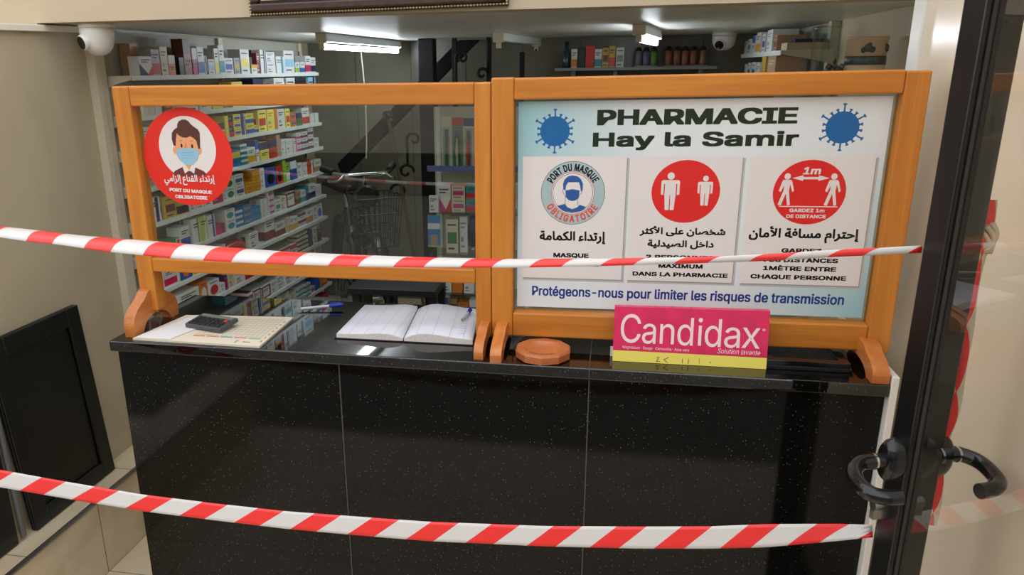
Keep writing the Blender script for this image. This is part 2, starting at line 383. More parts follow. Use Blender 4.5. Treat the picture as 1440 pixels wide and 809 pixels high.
# letter outlines: character code: (advance, outlines as x,y pairs)
GLYPHS_SANS = {
 32: (188, []),
 45: (453, [[337,244,337,188,114,188,114,244]]),
 48: (453, [[227,-7,174,1,130,24,95,62,69,113,53,178,48,254,53,330,69,395,95,447,130,484,174,508,227,516,279,508,323,484,358,447,384,395,400,330,405,254,400,178,384,113,359,62,323,24,279,1],[227,50,261,56,290,74,313,103,330,144,340,194,344,254,340,314,330,365,313,405,290,435,261,453,227,460,192,453,163,435,140,405,123,365,113,314,109,254,113,194,123,144,140,103,163,74,192,56]]),
 49: (453, [[76,0,76,55,391,55,391,0],[276,509,276,0,212,0,212,448,209,448,86,358,86,427,198,509]]),
 50: (453, [[64,0,64,47,234,229,282,282,311,327,318,348,320,371,317,397,308,419,293,436,273,449,250,457,224,460,196,457,172,447,153,433,139,413,130,390,127,362,66,362,71,405,86,442,111,473,143,496,182,511,225,516,268,511,306,497,337,474,361,445,376,411,381,372,378,345,371,318,357,290,336,259,267,180,153,60,153,57,389,57,389,0]]),
 51: (453, [[218,-7,173,-3,133,10,98,30,70,57,52,91,44,132,109,132,115,107,126,87,144,71,165,59,191,52,219,50,248,53,275,61,297,74,315,93,325,116,329,145,326,172,316,196,299,217,275,234,242,244,201,248,157,248,157,299,288,448,288,452,70,452,70,509,372,509,372,461,211,278,211,289,264,288,308,276,344,253,371,222,387,186,393,145,387,103,370,66,344,36,309,12,266,-2]]),
 53: (453, [[221,-7,178,-2,140,11,108,32,83,60,66,93,60,130,122,130,127,108,138,89,154,73,173,60,196,52,221,50,250,53,276,64,298,82,314,104,324,131,328,162,324,193,314,221,297,244,275,262,248,273,218,277,167,268,145,258,128,246,67,253,96,509,366,509,366,452,151,452,134,301,136,301,155,315,178,325,203,331,229,334,263,330,294,321,321,306,345,285,364,260,379,231,388,199,391,163,385,117,369,76,343,41,309,15,268,-1]]),
 65: (480, [[16,0,201,509,276,509,463,0,395,0,287,302,264,372,232,478,245,478,213,371,191,302,85,0],[110,142,110,199,370,199,370,142]]),
 66: (456, [[60,0,60,509,241,509,289,504,329,491,359,469,381,442,394,410,398,374,395,344,387,320,373,301,356,286,315,267,315,262,339,257,363,245,385,227,402,203,414,173,418,136,413,100,400,67,377,39,344,18,301,4,247,0],[125,57,245,57,296,63,330,80,349,105,355,137,352,161,342,184,327,203,306,218,279,228,248,231,125,231],[125,285,238,285,265,288,288,296,308,309,323,326,333,348,336,372,330,403,313,429,283,446,240,452,125,452]]),
 67: (510, [[267,-7,205,1,150,25,104,63,70,115,48,179,40,254,48,329,70,393,104,445,150,484,205,508,267,516,305,513,340,504,373,490,402,471,427,447,448,418,463,385,473,348,408,348,401,373,389,395,357,428,315,449,267,456,223,450,184,432,150,403,125,364,109,314,103,254,109,194,125,145,151,105,184,76,223,59,267,53,315,60,357,81,389,114,408,160,473,160,463,124,448,91,428,62,402,38,373,19,341,5,305,-4]]),
 68: (502, [[219,0,96,0,96,57,215,57,272,63,318,81,354,110,379,149,394,198,399,255,394,312,379,361,354,399,320,428,275,446,221,452,93,452,93,509,225,509,294,501,353,478,399,441,433,391,455,329,462,255,455,181,433,119,398,68,351,31,291,8],[125,509,125,0,60,0,60,509]]),
 69: (418, [[60,0,60,509,372,509,372,452,125,452,125,286,355,286,355,229,125,229,125,57,375,57,375,0]]),
 71: (520, [[269,-7,205,1,149,25,104,64,69,116,47,179,40,254,47,329,69,393,103,445,149,484,203,508,265,516,304,513,340,504,374,489,403,469,429,445,449,416,465,384,474,349,408,349,387,393,356,427,315,448,265,456,222,450,183,432,150,404,125,364,109,314,103,254,109,194,125,145,151,105,184,76,224,59,269,53,309,57,345,71,374,93,396,123,410,160,415,202,434,199,283,199,283,256,478,256,478,200,471,141,451,91,419,50,377,19,326,0]]),
 72: (517, [[60,0,60,509,125,509,125,289,392,289,392,509,457,509,457,0,392,0,392,232,125,232,125,0]]),
 73: (300, [[31,0,31,57,118,57,118,452,31,452,31,509,269,509,269,452,183,452,183,57,269,57,269,0]]),
 76: (393, [[60,0,60,509,125,509,125,57,361,57,361,0]]),
 77: (628, [[60,0,60,509,152,509,277,187,287,159,299,123,311,84,322,49,307,49,318,83,330,121,342,158,352,187,476,509,568,509,568,0,504,0,504,291,504,327,505,369,506,413,507,457,513,457,498,409,482,363,467,322,456,291,342,0,286,0,170,291,159,321,145,361,129,408,112,457,119,457,120,416,121,372,122,328,122,291,122,0]]),
 78: (523, [[60,0,60,509,136,509,343,183,363,151,388,107,414,55,405,54,401,108,399,157,399,195,399,509,463,509,463,0,387,0,202,290,177,331,148,381,108,452,119,454,122,384,124,328,125,291,125,0]]),
 79: (533, [[267,-7,205,1,150,25,105,63,70,115,48,179,40,254,48,329,70,393,105,445,150,484,205,508,267,516,329,508,384,484,429,445,464,393,486,329,493,254,486,179,464,115,429,63,384,25,329,1],[267,53,310,59,349,76,383,105,408,144,425,194,430,254,425,314,408,365,383,404,349,433,310,450,267,456,223,450,184,433,151,404,125,364,109,314,103,254,109,194,125,144,151,105,184,76,223,59]]),
 80: (444, [[60,0,60,509,235,509,289,503,332,487,366,462,390,430,404,391,409,348,404,304,390,265,366,233,332,207,289,191,235,186,109,186,109,242,233,242,269,246,297,256,318,272,333,294,342,319,344,348,342,376,333,402,318,423,297,439,268,449,232,452,125,452,125,0]]),
 81: (533, [[245,159,313,159,369,85,384,65,468,-48,401,-48,346,27,331,46],[267,-7,205,1,150,25,105,63,70,115,48,179,40,254,48,329,70,393,105,445,150,484,205,508,267,516,329,508,384,484,429,445,464,393,486,329,493,254,486,179,464,115,429,63,384,25,329,1],[267,53,310,59,349,76,383,105,408,144,425,194,430,254,425,314,408,365,383,404,349,433,310,450,267,456,223,450,184,433,151,404,125,364,109,314,103,254,109,194,125,144,151,105,184,76,223,59]]),
 82: (449, [[60,0,60,509,236,509,290,504,333,489,367,465,390,433,405,395,409,352,405,309,390,271,367,240,333,217,289,203,236,198,96,198,96,255,234,255,269,258,298,267,319,281,334,300,342,324,345,352,342,380,334,405,319,425,298,440,269,449,233,452,125,452,125,0],[353,0,230,229,303,229,428,0]]),
 83: (446, [[224,-9,172,-4,128,9,91,31,64,60,46,96,38,137,104,137,110,110,123,88,142,71,166,59,194,52,224,49,257,52,286,60,311,74,329,92,341,114,346,139,342,161,332,179,316,193,296,205,245,222,184,239,128,260,86,289,60,326,52,372,58,413,75,448,102,476,138,498,180,511,227,516,275,511,316,498,351,476,377,449,394,415,401,378,337,378,326,412,302,437,267,453,225,459,194,456,167,448,145,435,129,418,118,398,115,376,119,352,131,334,148,319,169,308,212,293,264,279,312,264,359,238,379,220,395,198,405,171,408,139,403,99,386,64,360,34,323,11,278,-4]]),
 84: (448, [[32,452,32,509,417,509,417,452,257,452,257,0,193,0,193,452]]),
 85: (517, [[259,-8,203,-2,154,15,114,43,85,80,66,124,60,173,60,509,124,509,124,178,128,144,141,113,160,87,187,68,220,56,259,52,298,56,331,68,357,87,377,113,389,144,393,178,393,509,457,509,457,173,451,124,433,80,403,43,363,15,315,-2]]),
 86: (480, [[204,0,16,509,84,509,192,206,215,137,248,31,235,31,267,138,290,206,395,509,463,509,278,0]]),
 88: (474, [[18,0,217,284,217,236,29,509,104,509,178,400,204,361,223,329,243,292,232,292,252,329,272,361,298,400,374,509,446,509,259,239,259,287,456,0,382,0,292,129,268,165,250,195,230,231,244,231,225,196,206,166,182,129,91,0]]),
 89: (472, [[203,0,203,208,16,509,91,509,192,344,222,292,250,230,224,230,251,293,280,344,381,509,455,509,268,208,268,0]]),
 90: (438, [[42,0,42,46,273,385,306,431,341,476,348,454,285,452,223,452,40,452,40,509,397,509,397,462,169,129,134,81,97,33,90,54,152,57,214,57,399,57,399,0]]),
 97: (389, [[160,-9,126,-5,94,5,68,22,48,45,35,73,30,108,34,138,43,161,58,179,78,193,125,211,178,220,234,227,265,235,273,243,276,255,276,257,273,279,267,297,256,311,240,322,220,329,196,331,171,329,149,322,118,301,100,274,41,291,57,322,79,346,104,364,133,375,163,382,194,384,239,379,286,360,306,343,322,320,333,290,337,251,337,0,277,0,277,52,272,52,252,25,215,1,190,-6],[170,45,202,49,228,59,248,74,263,93,272,115,276,138,276,190,259,182,231,176,200,171,175,168,134,159,117,150,103,139,95,124,92,105,94,87,102,72,114,61,130,52]]),
 100: (424, [[195,-8,151,-2,111,16,79,45,55,84,39,133,34,189,39,245,55,293,79,332,112,361,151,378,196,384,228,381,253,373,287,346,306,319,311,319,311,509,372,509,372,0,313,0,313,59,307,59,287,31,252,4,227,-5],[205,47,236,51,263,65,284,86,299,115,309,150,312,189,309,229,300,263,284,291,263,312,237,325,205,330,172,325,145,311,124,290,108,261,99,227,96,189,99,151,109,117,124,88,145,66,172,51]]),
 101: (404, [[212,-8,161,-2,117,16,82,46,56,85,40,132,34,187,39,242,55,290,81,329,115,359,157,378,205,384,236,382,266,374,294,361,319,341,341,315,357,282,368,242,371,194,371,169,75,169,75,221,338,221,310,202,307,237,298,269,283,294,263,314,237,326,205,330,173,326,146,313,125,294,109,270,99,241,96,211,96,178,100,139,110,106,128,80,151,61,179,50,212,46,254,53,285,73,306,105,365,91,353,63,335,39,311,19,283,4,249,-5]]),
 103: (425, [[207,-151,168,-148,134,-140,105,-127,82,-110,64,-91,51,-69,101,-41,122,-66,154,-88,178,-95,207,-97,249,-92,282,-75,304,-47,311,-6,311,68,306,68,287,41,252,16,227,8,195,5,152,10,113,27,80,53,55,90,39,136,34,191,39,246,55,293,80,332,112,361,152,378,196,384,228,382,253,373,288,346,308,319,313,319,313,379,372,379,372,-9,367,-54,350,-90,324,-117,291,-136,251,-147],[205,59,237,63,264,75,285,95,300,121,309,154,312,193,309,231,300,264,285,291,264,312,237,325,205,330,172,325,145,312,124,290,109,262,99,229,96,193,99,155,109,123,124,96,145,76,172,63]]),
 105: (166, [[53,0,53,379,114,379,114,0],[84,443,67,446,54,455,44,468,41,483,44,499,54,512,67,521,84,524,100,521,114,512,123,499,126,483,123,468,114,455,100,446]]),
 108: (189, [[139,-2,101,3,74,20,58,47,53,84,53,509,114,509,114,99,115,77,120,62,130,54,146,52,160,53,170,54,181,3,162,-1]]),
 109: (610, [[53,0,53,379,112,379,112,295,108,295,118,323,132,346,151,363,172,376,195,384,219,386,257,380,287,361,309,331,321,295,312,295,322,321,337,343,357,361,381,375,407,383,437,386,468,383,497,372,522,354,541,328,553,296,557,255,557,0,496,0,496,254,490,289,473,313,447,326,419,330,395,328,374,320,358,307,345,290,338,270,335,247,335,0,274,0,274,260,269,288,253,311,229,326,199,330,178,328,158,320,140,307,126,289,117,266,114,238,114,0]]),
 110: (410, [[114,227,114,0,53,0,53,379,112,379,112,287,102,287,124,332,152,362,187,379,227,384,264,380,295,369,321,349,341,321,353,285,357,240,357,0,296,0,296,235,290,275,273,304,246,323,210,329,184,326,161,317,141,303,126,283,117,257]]),
 111: (415, [[207,-8,159,-2,117,16,82,46,56,85,40,133,34,187,40,243,56,291,82,330,117,360,159,378,207,384,256,378,299,360,333,330,359,291,376,243,381,187,376,133,359,85,333,46,299,16,256,-2],[207,46,242,51,270,66,292,89,307,117,316,151,319,187,316,224,307,258,292,287,270,310,242,325,207,330,173,325,145,310,124,287,108,258,99,224,96,187,99,151,108,117,124,89,145,66,173,51]]),
 112: (424, [[53,-143,53,379,112,379,112,319,118,319,137,346,171,373,197,381,229,384,274,378,313,361,345,332,370,293,385,245,390,189,385,133,370,84,346,45,313,16,274,-2,229,-8,198,-5,173,4,138,31,118,59,114,59,114,-143],[220,47,253,51,279,66,301,88,316,117,325,151,328,189,325,227,316,261,301,290,280,311,253,325,220,330,188,325,161,312,140,291,125,263,116,229,113,189,116,150,125,115,140,86,162,65,188,51]]),
 113: (424, [[372,-143,311,-143,311,59,306,59,287,31,252,4,227,-5,195,-8,151,-2,111,16,79,45,55,84,39,133,34,189,39,245,55,293,79,332,112,361,151,378,196,384,228,381,253,373,287,346,307,319,313,319,313,379,372,379],[205,47,236,51,263,65,284,86,299,115,309,150,312,189,309,229,300,263,284,291,263,312,237,325,205,330,172,325,145,311,124,290,108,261,99,227,96,189,99,151,109,117,124,88,145,66,172,51]]),
 114: (259, [[53,0,53,379,112,379,112,321,115,321,130,347,152,367,181,380,213,385,229,384,243,384,243,322,230,324,207,326,182,323,159,315,140,301,126,284,117,262,114,237,114,0]]),
 115: (365, [[182,-8,145,-5,112,3,84,18,62,38,45,63,36,94,94,107,105,79,124,60,150,49,181,45,217,50,244,62,262,81,268,103,265,121,254,136,237,147,212,155,149,170,104,186,72,208,53,237,47,274,51,305,65,332,87,354,115,370,149,381,187,384,223,381,254,372,279,358,299,339,314,316,324,290,268,277,258,298,243,316,219,328,187,333,156,329,131,317,114,299,109,277,112,258,124,243,144,232,172,223,229,209,275,194,306,171,325,142,331,107,326,75,312,47,290,24,260,6,223,-5]]),
 116: (227, [[204,379,204,327,6,327,6,379],[65,471,126,471,126,98,128,76,136,61,150,53,170,50,185,51,202,54,213,2,192,-3,168,-4,125,2,92,21,72,52,65,93]]),
 117: (410, [[182,-5,146,-1,115,11,89,31,69,59,57,95,53,139,53,379,114,379,114,144,119,105,137,75,164,56,200,50,226,53,249,62,268,77,283,97,293,122,296,153,296,379,357,379,357,0,298,0,298,92,307,92,286,47,257,17,222,0]]),
 118: (389, [[163,0,17,379,84,379,165,155,187,87,206,21,184,21,203,87,224,155,305,379,371,379,226,0]]),
 120: (378, [[21,0,171,218,171,171,29,379,100,379,147,306,179,253,207,206,175,206,202,253,233,306,282,379,352,379,209,169,209,214,358,0,287,0,231,85,200,136,173,182,205,182,178,136,148,85,91,0]]),
 121: (389, [[47,-139,61,-86,71,-87,104,-89,118,-84,130,-74,141,-58,151,-36,163,-1,17,379,84,379,165,155,187,87,206,21,184,21,202,87,224,155,305,379,371,379,204,-58,177,-107,159,-124,139,-136,117,-143,91,-145,65,-143]]),
 174: (463, [[231,118,192,122,154,134,121,152,91,177,67,206,48,240,37,277,33,317,37,357,48,394,67,428,91,457,121,482,154,500,192,512,231,516,271,512,309,500,343,482,372,457,396,428,415,394,426,357,430,317,426,277,415,240,396,206,372,177,343,152,309,134,271,122],[231,166,271,171,307,187,338,210,362,241,377,277,382,317,377,357,362,393,338,423,307,447,271,462,231,467,192,462,156,447,125,423,101,393,86,357,81,317,86,277,101,241,125,210,156,187,192,171],[273,226,228,312,273,312,319,226],[161,226,161,409,253,409,279,402,302,383,309,368,311,350,309,332,302,316,278,295,250,287,185,287,185,319,239,319,257,327,264,337,267,350,264,364,257,372,239,378,203,378,203,226]]),
 183: (196, [[98,196,81,200,66,210,56,224,52,242,56,259,66,274,81,284,98,287,116,284,130,274,140,259,144,242,140,224,130,210,116,200]]),
 200: (418, [[60,0,60,509,372,509,372,452,125,452,125,286,355,286,355,229,125,229,125,57,375,57,375,0],[194,558,128,659,196,659,244,558]]),
 233: (404, [[212,-8,161,-2,117,16,82,46,56,85,40,132,34,187,39,242,55,290,81,329,115,359,157,378,205,384,236,382,266,374,294,361,319,341,341,315,357,282,368,242,371,194,371,169,75,169,75,221,338,221,310,202,307,237,298,269,283,294,263,314,237,326,205,330,173,326,146,313,125,294,109,270,99,241,96,211,96,178,100,139,110,106,128,80,151,61,179,50,212,46,254,53,285,73,306,105,365,91,353,63,335,39,311,19,283,4,249,-5],[177,429,225,529,293,529,227,429]])}
GLYPHS_ARABIC = {
 32: (154, []),
 65152: (244, [[98,28,74,39,54,57,39,83,34,114,37,142,48,166,64,185,84,199,108,208,135,210,156,208,179,203,171,159,152,163,135,164,105,157,87,139,81,114,83,96,92,80,119,56,150,47],[24,-34,10,11,67,25,136,47,205,73,223,30,180,13,125,-5,70,-22]]),
 65159: (141, [[55,0,43,423,91,423,103,0],[39,-180,31,-148,56,-142,78,-136,75,-149,60,-141,45,-129,35,-112,31,-94,34,-77,40,-64,63,-46,92,-40,106,-41,120,-44,116,-74,104,-72,92,-71,71,-76,63,-92,71,-113,90,-127,107,-132,82,-135,112,-126,138,-117,147,-148,114,-159,75,-170]]),
 65165: (141, [[55,0,43,423,91,423,103,0]]),
 65166: (173, [[172,-3,131,0,100,8,79,21,65,41,58,67,55,99,43,423,91,423,103,118,109,73,116,60,129,52,178,46,197,39,202,23,194,5,184,-1]]),
 65172: (288, [[288,-3,258,-1,231,6,209,19,192,38,181,64,176,100,167,306,215,306,224,110,227,86,234,68,244,57,258,50,294,46,312,39,318,23,309,5,300,-1],[199,62,165,54,133,52,102,54,75,61,51,73,33,89,22,109,18,132,21,156,31,179,46,200,66,218,117,247,180,263,188,213,135,205,97,187,73,164,65,140,67,128,74,119,98,106,131,100,165,102,194,108],[186,374,175,376,165,383,159,392,156,403,159,414,165,424,175,430,186,433,197,430,207,424,213,414,215,403,213,392,207,383,197,376],[105,374,93,376,84,383,77,392,75,403,77,414,84,424,93,430,105,433,116,430,125,424,132,414,134,403,132,392,125,383,116,376]]),
 65175: (177, [[0,-3,6,46,60,48,77,53,88,62,95,76,97,97,92,132,79,175,63,221,111,239,125,196,137,148,142,106,140,79,134,56,123,37,108,22,89,11,64,3],[129,301,118,303,108,309,102,319,100,330,102,341,108,350,118,357,129,359,140,357,150,350,156,341,158,330,156,319,150,309,140,303],[48,301,37,303,27,309,21,319,18,330,21,341,27,350,37,357,48,359,59,357,68,350,75,341,77,330,75,319,68,309,59,303]]),
 65176: (221, [[0,-3,6,46,52,50,67,57,77,67,91,104,104,168,151,159,145,135,140,109,138,87,139,71,148,57,174,49,227,46,245,39,251,23,242,5,233,-1,221,-3,164,1,131,12,116,32,109,59,127,57,106,27,81,8,47,-1],[158,229,147,231,137,237,131,247,129,258,131,269,137,279,147,285,158,287,169,285,179,279,185,269,187,258,185,247,179,237,169,231],[77,229,66,231,56,237,50,247,47,258,50,269,56,279,66,285,77,287,88,285,98,279,104,269,106,258,104,247,98,237,88,231]]),
 65180: (221, [[0,-3,6,46,52,50,67,57,77,67,91,104,104,168,151,159,145,135,140,109,138,87,139,71,148,57,174,49,227,46,245,39,251,23,242,5,233,-1,221,-3,164,1,131,12,116,32,109,59,127,57,106,27,81,8,47,-1],[118,294,106,296,97,303,90,312,88,323,90,334,97,344,106,350,118,353,129,350,138,344,145,334,147,323,145,312,138,303,129,296],[78,229,66,231,57,237,50,247,48,258,50,269,57,279,66,285,78,287,89,285,98,279,105,269,107,258,105,247,98,237,89,231],[158,229,147,231,137,237,131,247,129,258,131,269,137,279,147,285,158,287,169,285,179,279,185,269,187,258,185,247,179,237,169,231]]),
 65187: (349, [[0,-3,5,46,66,50,124,64,179,86,229,115,193,139,149,154,98,160,81,159,64,157,45,154,36,199,68,206,98,209,154,201,199,183,238,162,273,144,309,136,321,136,325,94,279,87,237,68,194,45,144,22,82,4]]),
 65191: (349, [[0,-3,5,46,66,50,124,64,179,86,229,115,193,139,149,154,98,160,81,159,64,157,45,154,36,199,68,206,98,209,154,201,199,183,238,162,273,144,309,136,321,136,325,94,279,87,237,68,194,45,144,22,82,4],[99,270,88,272,78,278,72,288,69,299,72,310,78,320,88,326,99,328,110,326,119,320,126,310,128,299,126,288,119,278,110,272]]),
 65192: (378, [[378,-3,332,0,295,12,279,23,267,38,250,83,285,104,303,68,317,57,334,50,384,46,402,39,407,23,399,5,389,-1],[0,-3,5,46,66,50,124,64,179,86,229,115,193,139,149,154,98,160,81,159,64,157,45,154,36,199,68,206,98,209,154,201,199,183,238,162,273,144,309,136,321,136,325,94,279,87,237,68,194,45,144,22,82,4],[93,270,82,272,72,278,66,288,63,299,66,310,72,320,82,326,93,328,104,326,114,320,120,310,122,299,120,288,114,278,104,272]]),
 65193: (283, [[21,27,44,68,78,53,127,46,175,52,190,59,200,69,208,96,203,125,181,173,130,251,171,278,221,200,248,138,256,93,253,70,244,47,228,27,205,11,171,0,127,-4,86,0,50,10]]),
 65194: (315, [[127,46,175,52,190,59,200,69,208,96,202,124,185,162,160,205,130,251,171,278,212,212,241,154,260,103,278,65,300,49,321,46,339,39,345,23,337,5,327,-1,315,-3,277,4,260,14,245,29,233,49,226,74,250,93,247,70,239,47,225,27,203,11,171,0,127,-4,86,0,50,10,21,27,44,68,78,53]]),
 65197: (218, [[2,-136,-15,-91,38,-70,77,-46,105,-19,122,9,131,37,134,63,130,95,118,130,93,179,136,201,156,163,169,128,178,68,175,32,166,0,152,-29,134,-54,91,-94,44,-121]]),
 65198: (235, [[2,-138,-15,-92,25,-77,57,-60,83,-41,103,-21,127,22,134,63,131,93,121,122,93,179,136,201,156,160,172,122,183,90,192,68,204,55,220,48,241,46,259,39,264,23,256,5,247,-1,235,-3,211,-1,192,6,178,17,168,31,156,62,175,52,171,14,158,-20,138,-50,113,-76,56,-116]]),
 65200: (235, [[2,-138,-15,-92,25,-77,57,-60,83,-41,103,-21,127,22,134,63,131,93,121,122,93,179,136,201,156,160,172,122,183,90,192,68,204,55,220,48,241,46,259,39,264,23,256,5,247,-1,235,-3,211,-1,192,6,178,17,168,31,156,62,175,52,171,14,158,-20,138,-50,113,-76,56,-116],[97,269,85,271,76,278,69,287,67,298,69,309,76,319,85,326,97,328,108,326,117,319,124,309,126,298,124,287,117,278,108,271]]),
 65204: (504, [[0,-3,6,46,37,48,48,53,57,62,72,97,88,163,133,151,124,115,120,77,124,60,141,49,172,46,201,49,220,63,233,99,245,167,290,159,286,133,282,102,280,77,284,61,299,50,334,46,359,49,377,58,387,74,390,96,389,125,387,159,383,202,426,205,434,126,447,77,457,62,471,53,510,46,528,39,533,23,525,5,516,-1,504,-3,468,3,441,18,422,41,411,68,422,64,414,40,402,23,386,11,369,3,328,-3,286,4,271,12,260,23,248,57,268,57,244,19,230,8,213,1,165,-3,133,2,117,9,104,20,94,38,89,62,107,66,96,39,82,21,66,9,47,2]]),
 65207: (465, [[0,-3,6,46,37,48,48,53,57,62,72,97,88,163,133,151,127,128,122,102,120,77,123,64,131,54,147,48,172,46,201,49,220,63,233,99,245,167,290,159,286,133,282,102,280,77,284,61,299,50,334,46,364,50,375,56,383,65,390,97,380,153,356,221,404,239,419,196,430,148,435,106,428,58,408,24,376,4,333,-3,287,4,272,12,260,23,248,57,268,57,244,19,230,8,213,1,165,-3,133,2,117,9,104,20,94,38,89,62,107,66,96,39,82,21,66,9,47,2],[255,323,244,325,234,332,228,341,226,352,228,363,234,373,244,380,255,382,267,380,276,373,282,363,285,352,282,341,276,332,267,325],[215,258,204,260,194,266,188,276,186,287,188,298,194,308,204,314,215,317,226,314,236,308,242,298,244,287,242,276,236,266,226,260],[296,258,284,260,275,266,268,276,266,287,268,298,275,308,284,314,296,317,307,314,316,308,323,298,325,287,323,276,316,266,307,260]]),
 65212: (563, [[563,-3,524,0,476,12,454,22,436,35,484,59,527,48,568,46,587,39,592,23,584,5,574,-1],[287,-11,199,-7,142,5,109,24,94,53,107,57,92,33,75,16,58,6,39,0,0,-3,6,46,40,52,62,71,77,107,91,163,135,152,128,126,124,104,122,90,129,66,138,57,154,49,207,41,298,38,368,43,419,57,438,68,452,81,460,96,463,114,456,140,436,161,420,168,400,170,372,166,344,155,290,118,245,73,214,33,162,34,208,98,266,157,298,182,333,202,368,215,404,219,434,215,460,205,480,190,496,170,505,146,509,119,503,85,488,54,461,28,419,7,362,-6]]),
 65225: (301, [[203,-234,137,-226,104,-216,73,-201,46,-179,25,-152,11,-118,6,-75,10,-34,23,5,44,40,72,72,107,100,147,123,193,141,242,153,255,107,213,97,175,84,141,66,111,46,87,22,69,-5,58,-35,55,-68,57,-94,64,-116,75,-135,89,-150,124,-171,164,-182,203,-185,267,-179,327,-162,342,-204,304,-218,254,-229],[106,81,83,89,63,102,46,119,33,139,25,161,22,184,26,218,39,246,59,268,84,283,113,293,143,296,172,293,202,286,191,241,167,245,143,247,105,239,79,218,72,204,69,187,72,172,79,159,102,137,131,123,157,119]]),
 65227: (298, [[0,-3,6,46,64,46,94,48,107,49,82,67,57,100,49,122,46,147,50,179,62,206,81,229,105,246,135,257,168,260,197,258,227,251,217,205,192,210,168,212,130,204,116,194,104,181,97,166,95,147,101,119,119,96,142,79,168,69,191,66,204,71,217,75,236,82,264,95,280,52,199,23,110,4]]),
 65235: (265, [[0,-3,6,46,39,46,76,47,110,49,137,55,170,74,180,88,187,105,192,155,186,201,167,235,154,245,139,248,126,246,114,238,97,212,91,180,96,158,113,144,143,139,178,143,208,152,210,111,189,100,164,94,138,92,110,95,87,102,68,114,55,129,47,147,44,168,51,213,71,255,86,272,103,285,122,294,143,297,173,292,197,276,215,252,228,222,236,188,238,151,235,110,223,75,203,46,173,23,140,10,98,2,50,-2],[132,358,121,360,111,367,105,376,103,387,105,398,111,408,121,414,132,417,143,414,153,408,159,398,161,387,159,376,153,367,143,360]]),
 65240: (293, [[0,-3,6,46,36,46,68,47,97,50,123,56,161,73,189,99,198,116,200,135,194,163,176,187,164,195,150,197,136,195,124,188,104,163,97,132,99,114,106,98,130,72,159,55,103,39,80,58,58,90,50,110,48,133,50,156,57,178,80,213,113,237,152,246,179,242,203,230,222,212,237,189,246,164,249,138,247,114,239,92,214,56,176,28,130,10,100,4,68,0,33,-2],[293,-3,232,1,172,11,126,25,167,55,209,50,257,47,299,46,317,39,323,23,315,5,305,-1],[188,307,176,309,167,316,160,325,158,336,160,347,167,357,176,364,188,366,199,364,208,357,215,347,217,336,215,325,208,316,199,309],[107,307,95,309,86,316,79,325,77,336,79,347,86,357,95,364,107,366,118,364,127,357,134,347,136,336,134,325,127,316,118,309]]),
 65243: (244, [[0,-3,6,46,62,46,117,49,147,60,160,73,164,88,153,122,137,145,111,174,78,205,47,230,25,248,17,260,18,277,22,293,29,304,60,329,103,355,160,384,230,419,250,375,171,337,117,309,79,286,45,263,54,285,120,229,168,179,198,132,206,109,208,85,203,57,196,42,183,28,164,15,137,6,101,-1,54,-3]]),
 65244: (301, [[0,-3,6,46,52,46,124,51,144,57,156,65,163,84,160,99,152,115,125,150,90,186,55,219,27,245,17,260,18,277,22,293,29,304,62,330,110,359,168,389,230,419,250,375,193,347,138,320,88,292,46,264,49,284,100,241,145,198,184,152,219,97,232,77,248,63,281,49,307,46,325,39,331,23,322,5,313,-1,301,-3,263,2,242,10,221,22,202,41,187,67,205,60,184,32,155,13,111,1,49,-3]]),
 65246: (433, [[18,-1,20,30,29,65,43,104,85,88,75,56,68,28,66,4,70,-24,82,-47,101,-66,124,-79,151,-86,180,-89,231,-84,270,-68,298,-45,316,-15,325,21,327,59,314,423,363,423,373,123,376,96,383,76,393,61,406,52,439,46,457,39,462,23,454,5,445,-1,433,-3,401,2,380,15,367,33,360,55,376,38,363,-25,349,-54,330,-81,303,-104,269,-122,227,-134,177,-138,146,-135,117,-128,90,-117,66,-101,46,-82,31,-58,21,-31]]),
 65247: (154, [[0,-3,5,46,34,47,53,52,64,61,68,75,69,122,58,423,106,423,118,127,116,71,110,49,100,30,85,16,64,5,36,-1]]),
 65248: (178, [[0,-3,5,46,34,47,53,52,64,61,68,75,69,122,59,423,108,423,118,123,121,96,128,76,138,61,151,52,184,46,202,39,207,23,199,5,190,-1,178,-3,155,-1,137,5,111,26,99,53,111,52,104,35,92,22,77,11,56,3]]),
 65249: (287, [[44,-233,26,-156,15,-88,12,-36,15,-3,25,24,40,45,60,61,83,73,109,79,164,83,219,75,217,114,204,147,183,170,153,178,125,172,100,152,78,119,41,139,58,168,76,190,95,207,115,218,156,226,184,223,207,214,225,199,240,180,258,137,263,92,260,62,251,36,241,17,181,31,131,33,93,24,79,14,69,0,63,-17,60,-39,64,-91,74,-155,90,-221]]),
 65251: (311, [[0,-3,6,46,34,53,56,76,79,121,96,154,113,178,130,195,147,205,180,212,200,210,218,202,248,174,268,137,276,96,273,64,263,39,249,21,231,9,212,2,191,0,144,7,112,20,72,43,95,81,147,55,186,49,213,54,228,68,233,90,225,124,204,152,191,161,177,164,156,158,135,136,111,90,84,39,58,11,31,0]]),
 65252: (343, [[0,-3,6,46,32,53,51,76,75,121,103,167,132,196,158,210,181,215,200,212,216,206,231,194,245,177,273,121,298,72,309,59,321,51,349,46,367,39,372,23,364,5,354,-1,343,-3,300,5,283,15,268,29,276,41,259,12,234,-6,205,-11,165,-3,126,21,92,57,63,17,34,1],[115,102,137,73,160,52,183,41,205,37,223,40,235,52,240,69,234,93,223,120,211,144,196,161,178,167,159,161,138,141]]),
